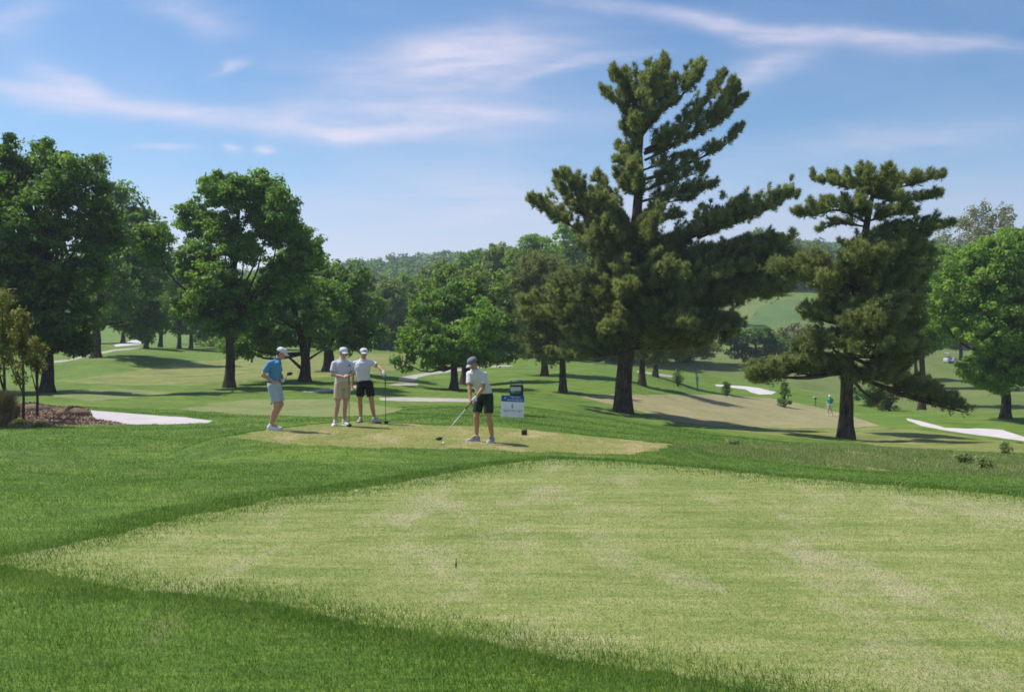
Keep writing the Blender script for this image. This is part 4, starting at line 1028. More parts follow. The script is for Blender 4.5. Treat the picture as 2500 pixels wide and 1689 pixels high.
def person(label, base, ax, hd, J, cols, sh=1.0, cap='white', shoes='shoew', glove=None, belt=None, hold=None, logo=False, emblem=False):
    """J: joints in metres (x right, y away, z up) from the base point; ax: shoulder axis (his right to his left, seen); hd: (facing vector, tilt)"""
    B = Vector(base)
    A = Vector(ax).normalized()                       # across the shoulders
    F = Vector(hd[0]).normalized()                    # head facing
    V = {k: Vector(v) for k, v in J.items()}
    TF = Vector((0, 0, 1)).cross(A).normalized()      # fore-aft axis of the trunk
    if TF.dot(F) < 0: TF = -TF
    bm = bmesh.new()
    pel, wai, che, nek, head = V['pelvis'], V['waist'], V['chest'], V['neck'], V['head']
    def sec(c, w, d, dz=0): return (c + Vector((0, 0, dz)), A * w, TF * d, .9)
    add_loft(bm, [sec(pel, .155, .105, -.09), sec(pel, .165, .115, 0), sec(wai, .14, .105, 0), sec(che, .17, .12, 0), sec((che + nek) / 2, .14, .09, .0), sec(nek, .065, .06, -.03)])
    add_cap(bm, nek - Vector((0, 0, .04)), nek * .45 + head * .55 - F * .015, .062, .056)
    up = (head - nek).normalized(); up = (up * .5 + Vector((0, 0, 1))).normalized() if hd[1] == 0 else (Vector((0, 0, 1)) + F * hd[1]).normalized()
    S = up.cross(F).normalized(); Fh = S.cross(up).normalized() * (1 if S.cross(up).dot(F) > 0 else -1)
    R = Matrix((S, Fh, up)).transposed()
    def hp(x, y, z): return head + S * x + Fh * y + up * z
    add_ball(bm, hp(0, -.012, .02), (.076, .098, .102), R)
    add_ball(bm, hp(0, .022, -.055), (.056, .066, .066), R)
    add_ball(bm, hp(0, .06, -.088), (.026, .024, .022), R, 10)
    add_cap(bm, hp(0, .088, .012), hp(0, .108, -.028), .009, .016, n=8)
    add_ball(bm, hp(0, .082, -.062), (.026, .012, .010), R, 10)
    add_ball(bm, hp(0, .074, .022), (.058, .018, .012), R, 10)
    for s in (-1, 1):
        add_ball(bm, hp(.078 * s, -.008, -.012), (.011, .02, .033), R, 10)
    # arms and hands
    for s in ('R', 'L'):
        sh_, el, wr, ha = V['sh' + s], V['el' + s], V['wr' + s], V['ha' + s]
        add_cap(bm, sh_ * .93 + el * .07 - Vector((0, 0, .008)), el, .043, .040); add_cap(bm, el, el * .6 + wr * .4, .041, .040); add_cap(bm, el * .6 + wr * .4, wr, .040, .026)
        d = (ha - wr).normalized()
        pn = Vector(hold[s][0]) if hold and s in hold else TF          # palm normal
        pn = (pn - d * pn.dot(d)).normalized(); ac = d.cross(pn)
        curl = hold[s][1] if hold and s in hold else .35
        pc = wr + d * .045
        Rm = Matrix((ac, pn, d)).transposed()
        add_ball(bm, pc, (.038, .017, .048), Rm, 12)
        for i, (o, L) in enumerate(((-.028, .070), (-.010, .080), (.009, .075), (.027, .060))):
            k0 = wr + d * .082 + ac * o
            a1 = curl * .8; a2 = curl * 1.9; a3 = curl * 2.8
            k1 = k0 + (d * math.cos(a1) + pn * math.sin(a1)) * L * .45
            k2 = k1 + (d * math.cos(a2) + pn * math.sin(a2)) * L * .32
            k3 = k2 + (d * math.cos(a3) + pn * math.sin(a3)) * L * .25
            add_cap(bm, k0, k1, .0095, .009, n=8); add_cap(bm, k1, k2, .009, .0085, n=8); add_cap(bm, k2, k3, .0085, .0075, n=8)
        sgn = -1 if s == 'R' else 1
        t0 = wr + d * .025 + ac * -.032 ; t1 = t0 + (d * .6 - ac * .6 + pn * .4).normalized() * .035; t2 = t1 + (d * .8 + pn * .6).normalized() * .03
        add_cap(bm, t0, t1, .012, .0105, n=8); add_cap(bm, t1, t2, .0105, .009, n=8)
    # legs
    for s in ('R', 'L'):
        hip, kn, an, toe = V['hip' + s], V['kn' + s], V['an' + s], V['toe' + s]
        add_cap(bm, hip, kn, .092, .057)
        cf = kn * .68 + an * .32 - (toe - an).normalized() * .012
        add_cap(bm, kn, cf, .054, .058); add_cap(bm, cf, an, .057, .036)
        add_cap(bm, an, an * .35 + toe * .65 , .037, .03)
    body = bake(bm, 'person', M[cols['skin']], None, .0075, 3)
    body.location = B
    tag(body, label, 'person')
    def child(bmx, nm, mat, voxel=.01, smooth=3, par=None): return bake(bmx, nm, M[mat], par or body, voxel, smooth)
    # polo shirt
    bm = bmesh.new()
    tuck = cols.get('hem', -.01)
    add_loft(bm, [sec(wai * .35 + pel * .65, .178, .132, tuck), sec(wai, .17, .135, .0), sec(wai * .5 + che * .5, .178, .14, 0), sec(che, .198, .142, .0), sec(che * .45 + nek * .55, .175, .115, .0), sec(che * .2 + nek * .8, .125, .085, -.005), sec(nek, .075, .068, -.01)], 24)
    for s in ('R', 'L'):
        sh_, el = V['sh' + s], V['el' + s]
        e2 = sh_ * .27 + el * .73
        add_ball(bm, sh_ - Vector((0, 0, .016)), (.062, .062, .060), seg=12)
        add_cap(bm, nek - Vector((0, 0, .045)), sh_ - Vector((0, 0, .018)), .062, .060)
        add_cap(bm, che + Vector((0, 0, .03)), sh_ - Vector((0, 0, .03)), .10, .058)
        d = (e2 - sh_).normalized(); u = d.orthogonal().normalized(); w = d.cross(u)
        add_loft(bm, [(sh_ + d * .01, u * .056, w * .056), (sh_ * .5 + e2 * .5, u * .063, w * .063), (e2, u * .068, w * .068)], 16)
    shirt = child(bm, 'shirt', cols['shirt'], .010, 3)
    bm = bmesh.new()
    cc = nek + Vector((0, 0, .012))
    for k in range(18):
        t0, t1 = 2 * math.pi * k / 18, 2 * math.pi * (k + 1) / 18
        q0 = cc + A * .068 * math.cos(t0) + TF * .066 * math.sin(t0) - Vector((0, 0, .022 * math.sin(t0))); q1 = cc + A * .068 * math.cos(t1) + TF * .066 * math.sin(t1) - Vector((0, 0, .022 * math.sin(t1)))
        add_cap(bm, q0, q1, .014, .014, True, 8)
    child(bm, 'collar', cols['shirt'], .006, 2, shirt)
    # shorts
    bm = bmesh.new()
    add_loft(bm, [sec(pel, .17, .125, -.10), sec(pel, .185, .14, -.03), sec(wai * .3 + pel * .7, .178, .136, 0), sec(wai * .5 + pel * .5, .165, .13, 0)], 24)
    for s in ('R', 'L'):
        hip, kn = V['hip' + s], V['kn' + s]
        e2 = hip * cols.get('leg', .22) + kn * (1 - cols.get('leg', .22))
        d = (e2 - hip).normalized(); u = A; w = d.cross(u).normalized(); u = w.cross(d)
        add_loft(bm, [(hip + Vector((0, 0, .03)), u * .098, w * .115), (hip * .5 + e2 * .5, u * .100, w * .108), (e2, u * .096, w * .098)], 20)
    child(bm, 'shorts', cols['shorts'], .010, 3)
    if belt:
        bm = bmesh.new(); c = wai * .5 + pel * .5
        add_loft(bm, [sec(c, .176, .141, -.018), sec(c, .176, .141, .018)], 24); child(bm, 'belt', belt, None)
    # shoes
    for s in ('R', 'L'):
        an, toe = V['an' + s], V['toe' + s]
        d = Vector((toe.x - an.x, toe.y - an.y, 0)).normalized(); w = Vector((-d.y, d.x, 0))
        L = .29; g0 = min(an.z - .10, toe.z - .02)
        pitch = (toe.z - .03) - (an.z - .105)
        h0 = Vector((an.x, an.y, 0)) - d * .075
        def fp(t, z): return h0 + d * L * t + Vector((0, 0, an.z - .105 + pitch * t + z))
        bm = bmesh.new()
        add_loft(bm, [(fp(.00, .045), w * .022, Vector((0, 0, .030))), (fp(.06, .052), w * .034, Vector((0, 0, .048))), (fp(.25, .058), w * .038, Vector((0, 0, .055))), (fp(.45, .045), w * .040, Vector((0, 0, .042))), (fp(.72, .034), w * .047, Vector((0, 0, .031))), (fp(.92, .028), w * .038, Vector((0, 0, .022))), (fp(1.0, .024), w * .018, Vector((0, 0, .012)))], 16)
        add_cap(bm, fp(.24, .07), fp(.24, .115), .046, .042, False)
        so = child(bm, 'shoe', shoes, .008, 2)
        bm = bmesh.new()
        n = 12; P = [(0, .020), (.1, .034), (.4, .036), (.72, .050), (.92, .040), (1.02, .016)]
        top = [bm.verts.new(fp(t, .016) + w * q) for t, q in P] + [bm.verts.new(fp(t, .016) - w * q) for t, q in reversed(P)]
        bot = [bm.verts.new(fp(t, -.004) + w * q) for t, q in P] + [bm.verts.new(fp(t, -.004) - w * q) for t, q in reversed(P)]
        bm.faces.new(top); bm.faces.new(list(reversed(bot)))
        for k in range(12): bm.faces.new((bot[k], bot[(k + 1) % 12], top[(k + 1) % 12], top[k]))
        child(bm, 'sole', cols.get('sole', 'shoew'), None, 0, so)
        bm = bmesh.new()
        kn = V['kn' + s]; dd = (kn - an).normalized()
        add_cap(bm, an - dd * .02, an + dd * .03, .043, .041, False); child(bm, 'sock', cols.get('sock', 'white'), None)
    # hair, cap, face
    bm = bmesh.new()
    add_ball(bm, hp(0, -.03, .012), (.081, .088, .09), R)
    add_ball(bm, hp(0, -.06, -.035), (.062, .042, .042), R, 12)
    child(bm, 'hair', 'hair', .007, 2)
    bm = bmesh.new()
    cu = hp(0, -.008, .045)
    prof = [(.092, .112, -.012), (.094, .114, .01), (.091, .108, .035), (.078, .092, .060), (.052, .062, .078), (.018, .02, .086)]
    add_loft(bm, [(cu + up * z, S * a, Fh * b) for a, b, z in prof], 24)
    hat = child(bm, 'cap', cap, None)
    bm = bmesh.new()
    m_ = 9; rows_ = []
    for t in (0, .35, .7, 1.0):
        row = []
        for k in range(m_):
            q = (k / (m_ - 1) * 2 - 1)
            row.append(cu + S * q * (.082 - .006 * t) + Fh * (.078 + math.sqrt(max(0, 1 - (q * .92) ** 2)) * (.028 + .078 * t)) + up * (-.004 - .022 * t - .016 * q * q))
        rows_.append(row)
    tv = [[bm.verts.new(p + up * .003) for p in r] for r in rows_]; bv = [[bm.verts.new(p - up * .003) for p in r] for r in rows_]
    for i in range(3):
        for k in range(m_ - 1):
            bm.faces.new((tv[i][k], tv[i][k + 1], tv[i + 1][k + 1], tv[i + 1][k])); bm.faces.new((bv[i + 1][k], bv[i + 1][k + 1], bv[i][k + 1], bv[i][k]))
    for k in range(m_ - 1): bm.faces.new((tv[3][k], tv[3][k + 1], bv[3][k + 1], bv[3][k]))
    for i in range(3):
        for k in (0, m_ - 1): bm.faces.new((tv[i][k], tv[i + 1][k], bv[i + 1][k], bv[i][k]))
    child(bm, 'brim', cols.get('brim', cap), None, 0, hat)
    if emblem:
        bm = bmesh.new(); c_ = che + A * .10 + TF * .136 + Vector((0, 0, .035))
        add_loft(bm, [(c_ - Vector((0, 0, .022)), A * .006, TF * .006), (c_, A * .022, TF * .007), (c_ + Vector((0, 0, .03)), A * .008, TF * .006)], 10)
        child(bm, 'chest_emblem', 'navy', None, 0, shirt)
    if logo:
        bm = bmesh.new()
        for q, w_, h_ in ((-.022, .012, .012), (.0, .010, .017), (.024, .013, .012)):
            c = cu + S * q + Fh * (.111 - abs(q) * .22) + up * .028
            add_ball(bm, c, (w_, .006, h_), R, 10)
        child(bm, 'cap_emblem', 'navy', None, 0, hat)
    for s in (-1, 1):
        bm = bmesh.new(); add_ball(bm, hp(.03 * s, .083, .002), (.011, .008, .006), R, 8); child(bm, 'eye', 'eye', None)
    if glove:
        for s in glove:
            wr, ha = V['wr' + s], V['ha' + s]; d = (ha - wr).normalized()
            pn = Vector(hold[s][0]) if hold and s in hold else TF
            pn = (pn - d * pn.dot(d)).normalized(); ac = d.cross(pn); Rm = Matrix((ac, pn, d)).transposed(); curl = hold[s][1] if hold and s in hold else .35
            bm = bmesh.new(); add_ball(bm, wr + d * .045, (.042, .021, .055), Rm, 12); add_cap(bm, wr - d * .01, wr + d * .02, .031, .031)
            for o, L in ((-.028, .070), (-.010, .080), (.009, .075), (.027, .060)):
                k0 = wr + d * .08 + ac * o; a1 = curl * .8; a2 = curl * 1.9
                k1 = k0 + (d * math.cos(a1) + pn * math.sin(a1)) * L * .45; k2 = k1 + (d * math.cos(a2) + pn * math.sin(a2)) * L * .36
                add_cap(bm, k0, k1, .0115, .011, n=8); add_cap(bm, k1, k2, .011, .010, n=8)
            t0 = wr + d * .025 - ac * .032; t1 = t0 + (d * .6 - ac * .6 + pn * .4).normalized() * .035; add_cap(bm, t0, t1, .014, .012, n=8)
            child(bm, 'glove', 'white', .006, 2)
    return body
def onground(px, Y):
    p = hitY(px, Y); return Vector(p)
def golf_club(label, base, grip, head, facing, shaftmat='graph', driver=True):
    """grip and head are points relative to base; empty root at the head"""
    B = Vector(base); g_, h_ = Vector(grip), Vector(head)
    root = tag(empty('golf_club', B + h_), label, 'golf club')
    d = (g_ - h_).normalized(); L = (g_ - h_).length
    def part(nm, a, b, ra, rb, mat):
        bm = bmesh.new(); add_cap(bm, a, b, ra, rb, True, 10); return bake(bm, nm, M[mat], root, None)
    o = Vector((0, 0, 0))
    part('shaft', o + d * .03, d * (L - .24), .006, .008, shaftmat)
    part('grip', d * (L - .25), d * L, .011, .014, 'leather')
    f = Vector(facing).normalized()
    bm = bmesh.new()
    R = Matrix((f, Vector((0, 0, 1)).cross(f), Vector((0, 0, 1)))).transposed()
    add_ball(bm, f * .035 + Vector((0, 0, .004)), (.068, .058, .036), R, 14)
    add_cap(bm, o + d * .05, o, .009, .014)
    bake(bm, 'club_head', M['clubblack'], root, .006, 2)
    return root
T2Z = lambda px, Y: onground(px, Y)
# blue shirt, in profile, looking down at the club in his hands
B1 = T2Z(666, 19.1)
person('golfer in blue shirt and pale grey shorts looking down at the club in his hands', B1, (.15, -1, 0), ((1, -.1, 0), .42),
       dict(pelvis=(.025, 0, .95), waist=(.02, 0, 1.09), chest=(.035, 0, 1.31), neck=(.095, 0, 1.485), head=(.185, 0, 1.60),
            shR=(-.01, -.185, 1.41), elR=(-.145, -.235, 1.155), wrR=(.075, -.19, 1.015), haR=(.165, -.13, 1.00),
            shL=(.06, .18, 1.41), elL=(.10, .24, 1.15), wrL=(.20, .10, 1.04), haL=(.22, .02, 1.03),
            hipR=(.02, -.09, .93), knR=(.105, -.10, .52), anR=(-.02, -.10, .105), toeR=(.16, -.11, .03),
            hipL=(.03, .09, .93), knL=(.15, .10, .53), anL=(-.06, .14, .105), toeL=(.11, .16, .03)),
       dict(skin='skin', shirt='blue', shorts='ltgrey', leg=.16, hem=.0, sole='shoew'), hold={'R': ((0.3, 1, .2), .9), 'L': ((-.3, -1, 0), .9)}, belt='leather', glove='L')
golf_club('dark driver held at waist height by the blue-shirted golfer', B1, (-.20, .62, .50), (.335, -.04, 1.17), (.9, -.3, .1))
# khaki shorts, hands together on a club standing on the turf
B2 = T2Z(833, 20.8)
person('golfer in pale lavender polo, khaki shorts and white cap, hands together at his waist', B2, (.80, .60, 0), ((.55, -.8, 0), .15),
       dict(pelvis=(.03, 0, .955), waist=(.03, 0, 1.10), chest=(.03, 0, 1.33), neck=(.03, -.01, 1.515), head=(.06, -.03, 1.655),
            shR=(-.145, -.10, 1.43), elR=(-.175, -.16, 1.165), wrR=(.095, -.26, 1.12), haR=(.20, -.26, 1.15),
            shL=(.19, .10, 1.43), elL=(.245, .03, 1.18), wrL=(.235, -.19, 1.14), haL=(.16, -.27, 1.16),
            hipR=(-.05, -.05, .93), knR=(-.06, -.10, .52), anR=(-.125, -.08, .105), toeR=(-.13, -.24, .03),
            hipL=(.115, .06, .93), knL=(.10, 0, .53), anL=(.065, .04, .105), toeL=(.20, -.07, .03)),
       dict(skin='skin', shirt='lav', shorts='khaki', leg=.20, hem=-.03, sole='shoew'), hold={'R': ((.5, .3, -.6), .8), 'L': ((-.4, .2, -.6), .8)}, emblem=True)
golf_club('dark club standing between the two golfers beside the khaki shorts', B2, (.225, -.27, 1.18), (.225, -.24, .03), (.2, -1, 0))
# black shorts, left arm out on an upright club
B3 = T2Z(896, 21.9)
person('golfer in white polo and black shorts with one arm resting on an upright club', B3, (1, .12, 0), ((.35, -.93, 0), .12),
       dict(pelvis=(-.055, 0, .955), waist=(-.10, 0, 1.10), chest=(-.11, 0, 1.33), neck=(-.095, -.01, 1.515), head=(-.07, -.03, 1.66),
            shR=(-.29, -.01, 1.44), elR=(-.355, .03, 1.13), wrR=(-.345, -.05, .885), haR=(-.335, -.08, .79),
            shL=(.10, .01, 1.445), elL=(.29, -.10, 1.345), wrL=(.435, -.26, 1.225), haL=(.475, -.32, 1.15),
            hipR=(-.15, 0, .93), knR=(-.165, -.04, .52), anR=(-.15, .02, .105), toeR=(-.19, -.14, .03),
            hipL=(.045, 0, .93), knL=(.12, -.05, .52), anL=(.18, .0, .105), toeL=(.31, -.09, .03)),
       dict(skin='skintan', shirt='white', shorts='black', leg=.26, hem=-.03, sole='sole'), shoes='shoeg', hold={'L': ((-.2, .3, -1), .7), 'R': ((.3, .5, 0), .7)}, glove='L', logo=True)
golf_club('dark driver standing upright under the gloved hand of the black-shorts golfer', B3, (.485, -.33, 1.15), (.49, -.30, .03), (.6, -1, 0))
# a glove rolled in his other hand
bm = bmesh.new(); add_cap(bm, (-.05, 0, 0), (.04, 0, .0), .018, .022); add_cap(bm, (-.05, 0, 0), (-.09, -.01, .004), .02, .012)
tag(bake(bm, 'folded_glove', M['white'], None, .006, 2, B3 + Vector((-.375, -.09, .79))), 'small white folded glove in the lowered hand of the black-shorts golfer', 'glove')
# golfer addressing the ball
B4 = T2Z(1177, 18.15)
person('golfer in white polo, dark shorts and grey cap bent over the ball with his driver', B4, (.84, -.45, 0), ((-.72, -.62, 0), .62),
       dict(pelvis=(.05, .07, .935), waist=(.015, .03, 1.07), chest=(-.075, -.05, 1.275), neck=(-.14, -.12, 1.44), head=(-.175, -.17, 1.565),
            shR=(-.26, .01, 1.375), elR=(-.245, -.14, 1.085), wrR=(-.215, -.27, .845), haR=(-.215, -.31, .745),
            shL=(.055, -.15, 1.365), elL=(.03, -.22, 1.09), wrL=(-.115, -.28, .905), haL=(-.185, -.31, .825),
            hipR=(-.045, .12, .91), knR=(-.12, .05, .50), anR=(-.115, .12, .115), toeR=(-.29, .06, .03),
            hipL=(.125, .03, .90), knL=(.135, -.05, .485), anL=(.20, .02, .10), toeL=(.12, -.16, .03)),
       dict(skin='skintan', shirt='white', shorts='dkgreen', leg=.22, hem=-.02, brim='greybrim', sole='shoew'), cap='greycap', shoes='shoeg', hold={'R': ((.7, -.3, -.4), 1.0), 'L': ((-.6, -.5, -.6), 1.0)}, glove='L')
golf_club('driver with a pale steel shaft and black head, held behind the ball on the tee', B4, (-.165, -.30, .86), (-.765, -.75, .14), (-1, .1, 0), 'steel')
# the ball on its peg
pb = hit(1083, 1090)
pb = Vector(hitY(1083, 17.05))
root = tag(empty('golf_ball', pb), 'white golf ball on a short peg in front of the black driver head', 'golf ball')
bm = bmesh.new(); add_ball(bm, (0, 0, .062), (.0225, .0225, .0225)); bake(bm, 'ball', M['shoew'], root, None)
bm = bmesh.new(); add_cap(bm, (0, 0, -.01), (0, 0, .04), .003, .006); bake(bm, 'peg', M['khaki'], root, None)
# two far players on the course
def far_person(label, px, Y, F, cols, cap, stride=.18):
    B = onground(px, Y)
    F = Vector(F).normalized(); A = Vector((-F.y, F.x, 0))
    def p(a, f, z): q = A * a + F * f; return (q.x, q.y, z)
    person(label, B, A, (F, .15), dict(pelvis=p(0, 0, .93), waist=p(0, .01, 1.07), chest=p(0, .05, 1.30), neck=p(0, .09, 1.47), head=p(0, .13, 1.60),
        shR=p(-.19, .06, 1.40), elR=p(-.24, .02, 1.12), wrR=p(-.20, .16, .93), haR=p(-.19, .22, .86), shL=p(.19, .06, 1.40), elL=p(.24, .0, 1.12), wrL=p(.20, .14, .93), haL=p(.19, .2, .86),
        hipR=p(-.09, 0, .91), knR=p(-.10, stride * .9, .50), anR=p(-.10, stride, .105), toeR=p(-.10, stride + .16, .03),
        hipL=p(.09, 0, .91), knL=p(.10, .02, .50), anL=p(.10, -stride, .125), toeL=p(.10, -stride + .16, .03)), cols, cap=cap)
far_person('distant walking golfer in a teal shirt, just left of the umbrella pine trunk', 2027, 77, (-.6, -.8, 0), dict(skin='skin', shirt='teal', shorts='ltgrey', leg=.2), 'white')
far_person('distant golfer in white among the trees beyond the putting green', 1703, 92, (-1, .3, 0), dict(skin='skintan', shirt='white', shorts='ltgrey', leg=.2), 'white', .05)

# ---------------------------------------------------------------- tee furniture
def box(bm, c, s, rz=0, bev=0):
    m = Matrix.Translation(Vector(c)) @ Matrix.Rotation(rz, 4, 'Z') @ Matrix.Diagonal((s[0], s[1], s[2], 1))
    r = bmesh.ops.create_cube(bm, size=1, matrix=m)
    if bev:
        bmesh.ops.bevel(bm, geom=[e for e in bm.edges if all(v in r['verts'] for v in e.verts)], offset=bev, segments=2, affect='EDGES')
def part(nm, mat, root, fn, voxel=None, smooth=0):
    bm = bmesh.new(); fn(bm)
    bmesh.ops.recalc_face_normals(bm, faces=bm.faces)
    me = bpy.data.meshes.new(nm); bm.to_mesh(me); bm.free()
    me.materials.append(M[mat])
    o = bpy.data.objects.new(nm, me); COL.objects.link(o); o.parent = root
    return o
def lettering(nm, txt, size, loc, mat, root, bold=0, align='CENTER'):
    cu = bpy.data.curves.new(nm, 'FONT'); cu.body = txt; cu.size = size; cu.align_x = align; cu.align_y = 'CENTER'; cu.extrude = .0008; cu.offset = bold; cu.resolution_u = 3
    o = bpy.data.objects.new(nm, cu); COL.objects.link(o)
    me = bpy.data.meshes.new_from_object(o.evaluated_get(bpy.context.evaluated_depsgraph_get()))
    bpy.data.objects.remove(o); me.materials.append(M[mat])
    o = bpy.data.objects.new(nm, me); COL.objects.link(o); o.parent = root
    o.rotation_euler = (math.radians(90), 0, 0); o.location = loc
    return o
M['signw'] = plain('white_sign_plastic', (.84, .83, .86), .5, 0, .4, .03, 5, 0, .55)
M['signb'] = plain('royal_blue_print', (.02, .10, .38), .5, 0, .4, .05, 5)
M['signg'] = plain('grey_violet_print', (.20, .20, .38), .6)
M['signp'] = plain('pink_print', (.62, .36, .44), .6)
M['bingreen'] = plain('black_green_plastic', (.010, .025, .018), .5, 0, .4, .2)
M['plaq'] = plain('pale_plaque', (.58, .55, .56), .4)
M['plaqg'] = plain('green_plaque_print', (.03, .16, .10), .4)
M['lidgrey'] = plain('grey_lid', (.22, .25, .25), .5)
M['wire'] = plain('grey_wire', (.3, .3, .3), .4, .7)
sg = Vector(hit(1250, 1024)); 
sY = sg.y; kx = sY / FPX
sw, shh = 56 * kx, 53 * kx
root = tag(empty('tee_sign', sg), 'white yard sign with a blue header and small emblem, standing behind the tee', 'sign')
root.rotation_euler = (0, math.radians(2.2), math.radians(-4))
z0 = .06
part('panel', 'signw', root, lambda bm: box(bm, (0, 0, z0 + shh * .36), (sw, .004, shh * .72)))
part('header', 'signb', root, lambda bm: box(bm, (0, 0, z0 + shh * .86), (sw, .0062, shh * .28)))
for s in (-1, 1): part('stake', 'wire', root, lambda bm: add_cap(bm, (s * sw * .3, .008, -.15), (s * sw * .3, .008, z0 + shh * .5), .004, .004))
yy = -.0045
lettering('header_lettering', 'THIS HOLE', shh * .10, (sw * .10, yy, z0 + shh * .925), 'signw', root, .0035)
lettering('header_lettering', 'SPONSORED BY', shh * .10, (sw * .10, yy, z0 + shh * .80), 'signw', root, .0035)
def tri(bm):
    v = [bm.verts.new(p) for p in ((-sw * .40, yy, z0 + shh * .83), (-sw * .28, yy, z0 + shh * .83), (-sw * .34, yy, z0 + shh * .955))]; w = [bm.verts.new((q.co.x, q.co.y + .002, q.co.z)) for q in v]
    bm.faces.new(v); bm.faces.new(list(reversed(w)))
    for k in range(3): bm.faces.new((v[k], w[k], w[(k + 1) % 3], v[(k + 1) % 3]))
part('emblem', 'signw', root, tri)
def flame(bm): add_loft(bm, [((-.0, yy, z0 + shh * .40), (.004, 0, 0), (0, .001, 0)), ((-.015, yy, z0 + shh * .50), (.020, 0, 0), (0, .001, 0)), ((-.006, yy, z0 + shh * .60), (.012, 0, 0), (0, .001, 0)), ((.004, yy, z0 + shh * .65), (.002, 0, 0), (0, .001, 0))], 8)
part('logo', 'signg', root, flame)
part('logo', 'signp', root, lambda bm: add_loft(bm, [((.012, yy, z0 + shh * .40), (.004, 0, 0), (0, .001, 0)), ((.022, yy, z0 + shh * .47), (.010, 0, 0), (0, .001, 0)), ((.030, yy, z0 + shh * .55), (.002, 0, 0), (0, .001, 0))], 8))
lettering('logo_lettering', 'QUANTIC ART', shh * .135, (.01, yy, z0 + shh * .29), 'signg', root, .0008)
lettering('small_lettering', 'IMAGING', shh * .06, (.05, yy, z0 + shh * .16), 'signp', root)
# litter bin with a domed lid and a course plaque
bp_ = hitY(1261, 28.0); kb = 28.0 / FPX
root = tag(empty('litter_bin', bp_), 'dark green tee bin with a curved lid and pale plaque, behind the yard sign', 'litter bin')
zt = CAMZ - (930 - CY) * kb - bp_[2]; zb = CAMZ - (938 - CY) * kb - bp_[2]
part('bin_body', 'bingreen', root, lambda bm: box(bm, (0, 0, (zb - .02) / 2), (.42, .42, zb - .02), 0, .02))
for sx in (-1, 1):
    for sy in (-1, 1): part('lid_post', 'bingreen', root, lambda bm: add_cap(bm, (sx * .18, sy * .18, zb - .05), (sx * .17, sy * .17, zt), .012, .012))
def lid(bm):
    n = 10; R_ = [(-.24 + .48 * k / n) for k in range(n + 1)]
    up_ = [[bm.verts.new((x, y, zt + .05 * (1 - (x / .24) ** 2) + (.018 if t else 0))) for x in R_] for t in (0, 1) for y in (-.24, .24)]
    a, b, c, d = up_
    for k in range(n):
        bm.faces.new((a[k], a[k + 1], b[k + 1], b[k])); bm.faces.new((c[k], c[k + 1], d[k + 1], d[k])); bm.faces.new((a[k], a[k + 1], c[k + 1], c[k])); bm.faces.new((b[k], b[k + 1], d[k + 1], d[k]))
    bm.faces.new((a[0], b[0], d[0], c[0])); bm.faces.new((a[n], b[n], d[n], c[n]))
part('lid', 'lidgrey', root, lid)
pq = zb - .13
part('plaque', 'plaq', root, lambda bm: box(bm, (-.03, -.216, pq), (.33, .008, .12)))
part('plaque', 'plaqg', root, lambda bm: box(bm, (-.03, -.2165, pq - .105), (.31, .008, .09)))
lettering('plaque_lettering', 'TEE', .07, (-.12, -.222, pq - .09), 'plaq', root, .001)
# tee marker block
tm = Vector(hit(1280, 1062))
root = tag(empty('tee_marker', tm), 'small dark faceted tee marker block on the worn turf right of the driving golfer', 'tee marker')
part('block', 'clubblack', root, lambda bm: (add_loft(bm, [((0, 0, -.02), (.058, 0, 0), (0, .058, 0)), ((0, 0, .02), (.066, 0, 0), (0, .066, 0)), ((0, 0, .10), (.066, 0, 0), (0, .066, 0)), ((0, 0, .115), (.05, 0, 0), (0, .05, 0))], 6)))
# a seed stalk standing alone on the near tee
ps = Vector(hit(1113, 1388))
root = tag(empty('grass_stalk', ps), 'single dark seed stalk standing up from the near tee', 'grass stalk')
M['stalk'] = plain('dark_stalk', (.06, .055, .02), .8)
part('stem', 'stalk', root, lambda bm: add_cap(bm, (0, 0, -.01), (.002, 0, .075), .0035, .002))
part('seed_head', 'stalk', root, lambda bm: add_loft(bm, [((0, 0, .01), (.004, 0, 0), (0, .004, 0)), ((.001, 0, .03), (.007, 0, 0), (0, .006, 0)), ((.002, 0, .05), (.003, 0, 0), (0, .003, 0))], 8))
# post box on the far slope
pp = hitY(1991, 88)
root = tag(empty('ball_washer', pp), 'small post with a flat pale top beyond the putting green, left of the teal golfer', 'ball washer')
M['post'] = plain('weathered_post', (.16, .12, .09), .8)
part('post', 'post', root, lambda bm: add_cap(bm, (0, 0, -.1), (0, 0, .75), .05, .05))
part('top', 'plaq', root, lambda bm: box(bm, (0, 0, .80), (.42, .3, .09), .2, .02))
part('housing', 'post', root, lambda bm: box(bm, (0, 0, .68), (.2, .18, .16), .2, .02))

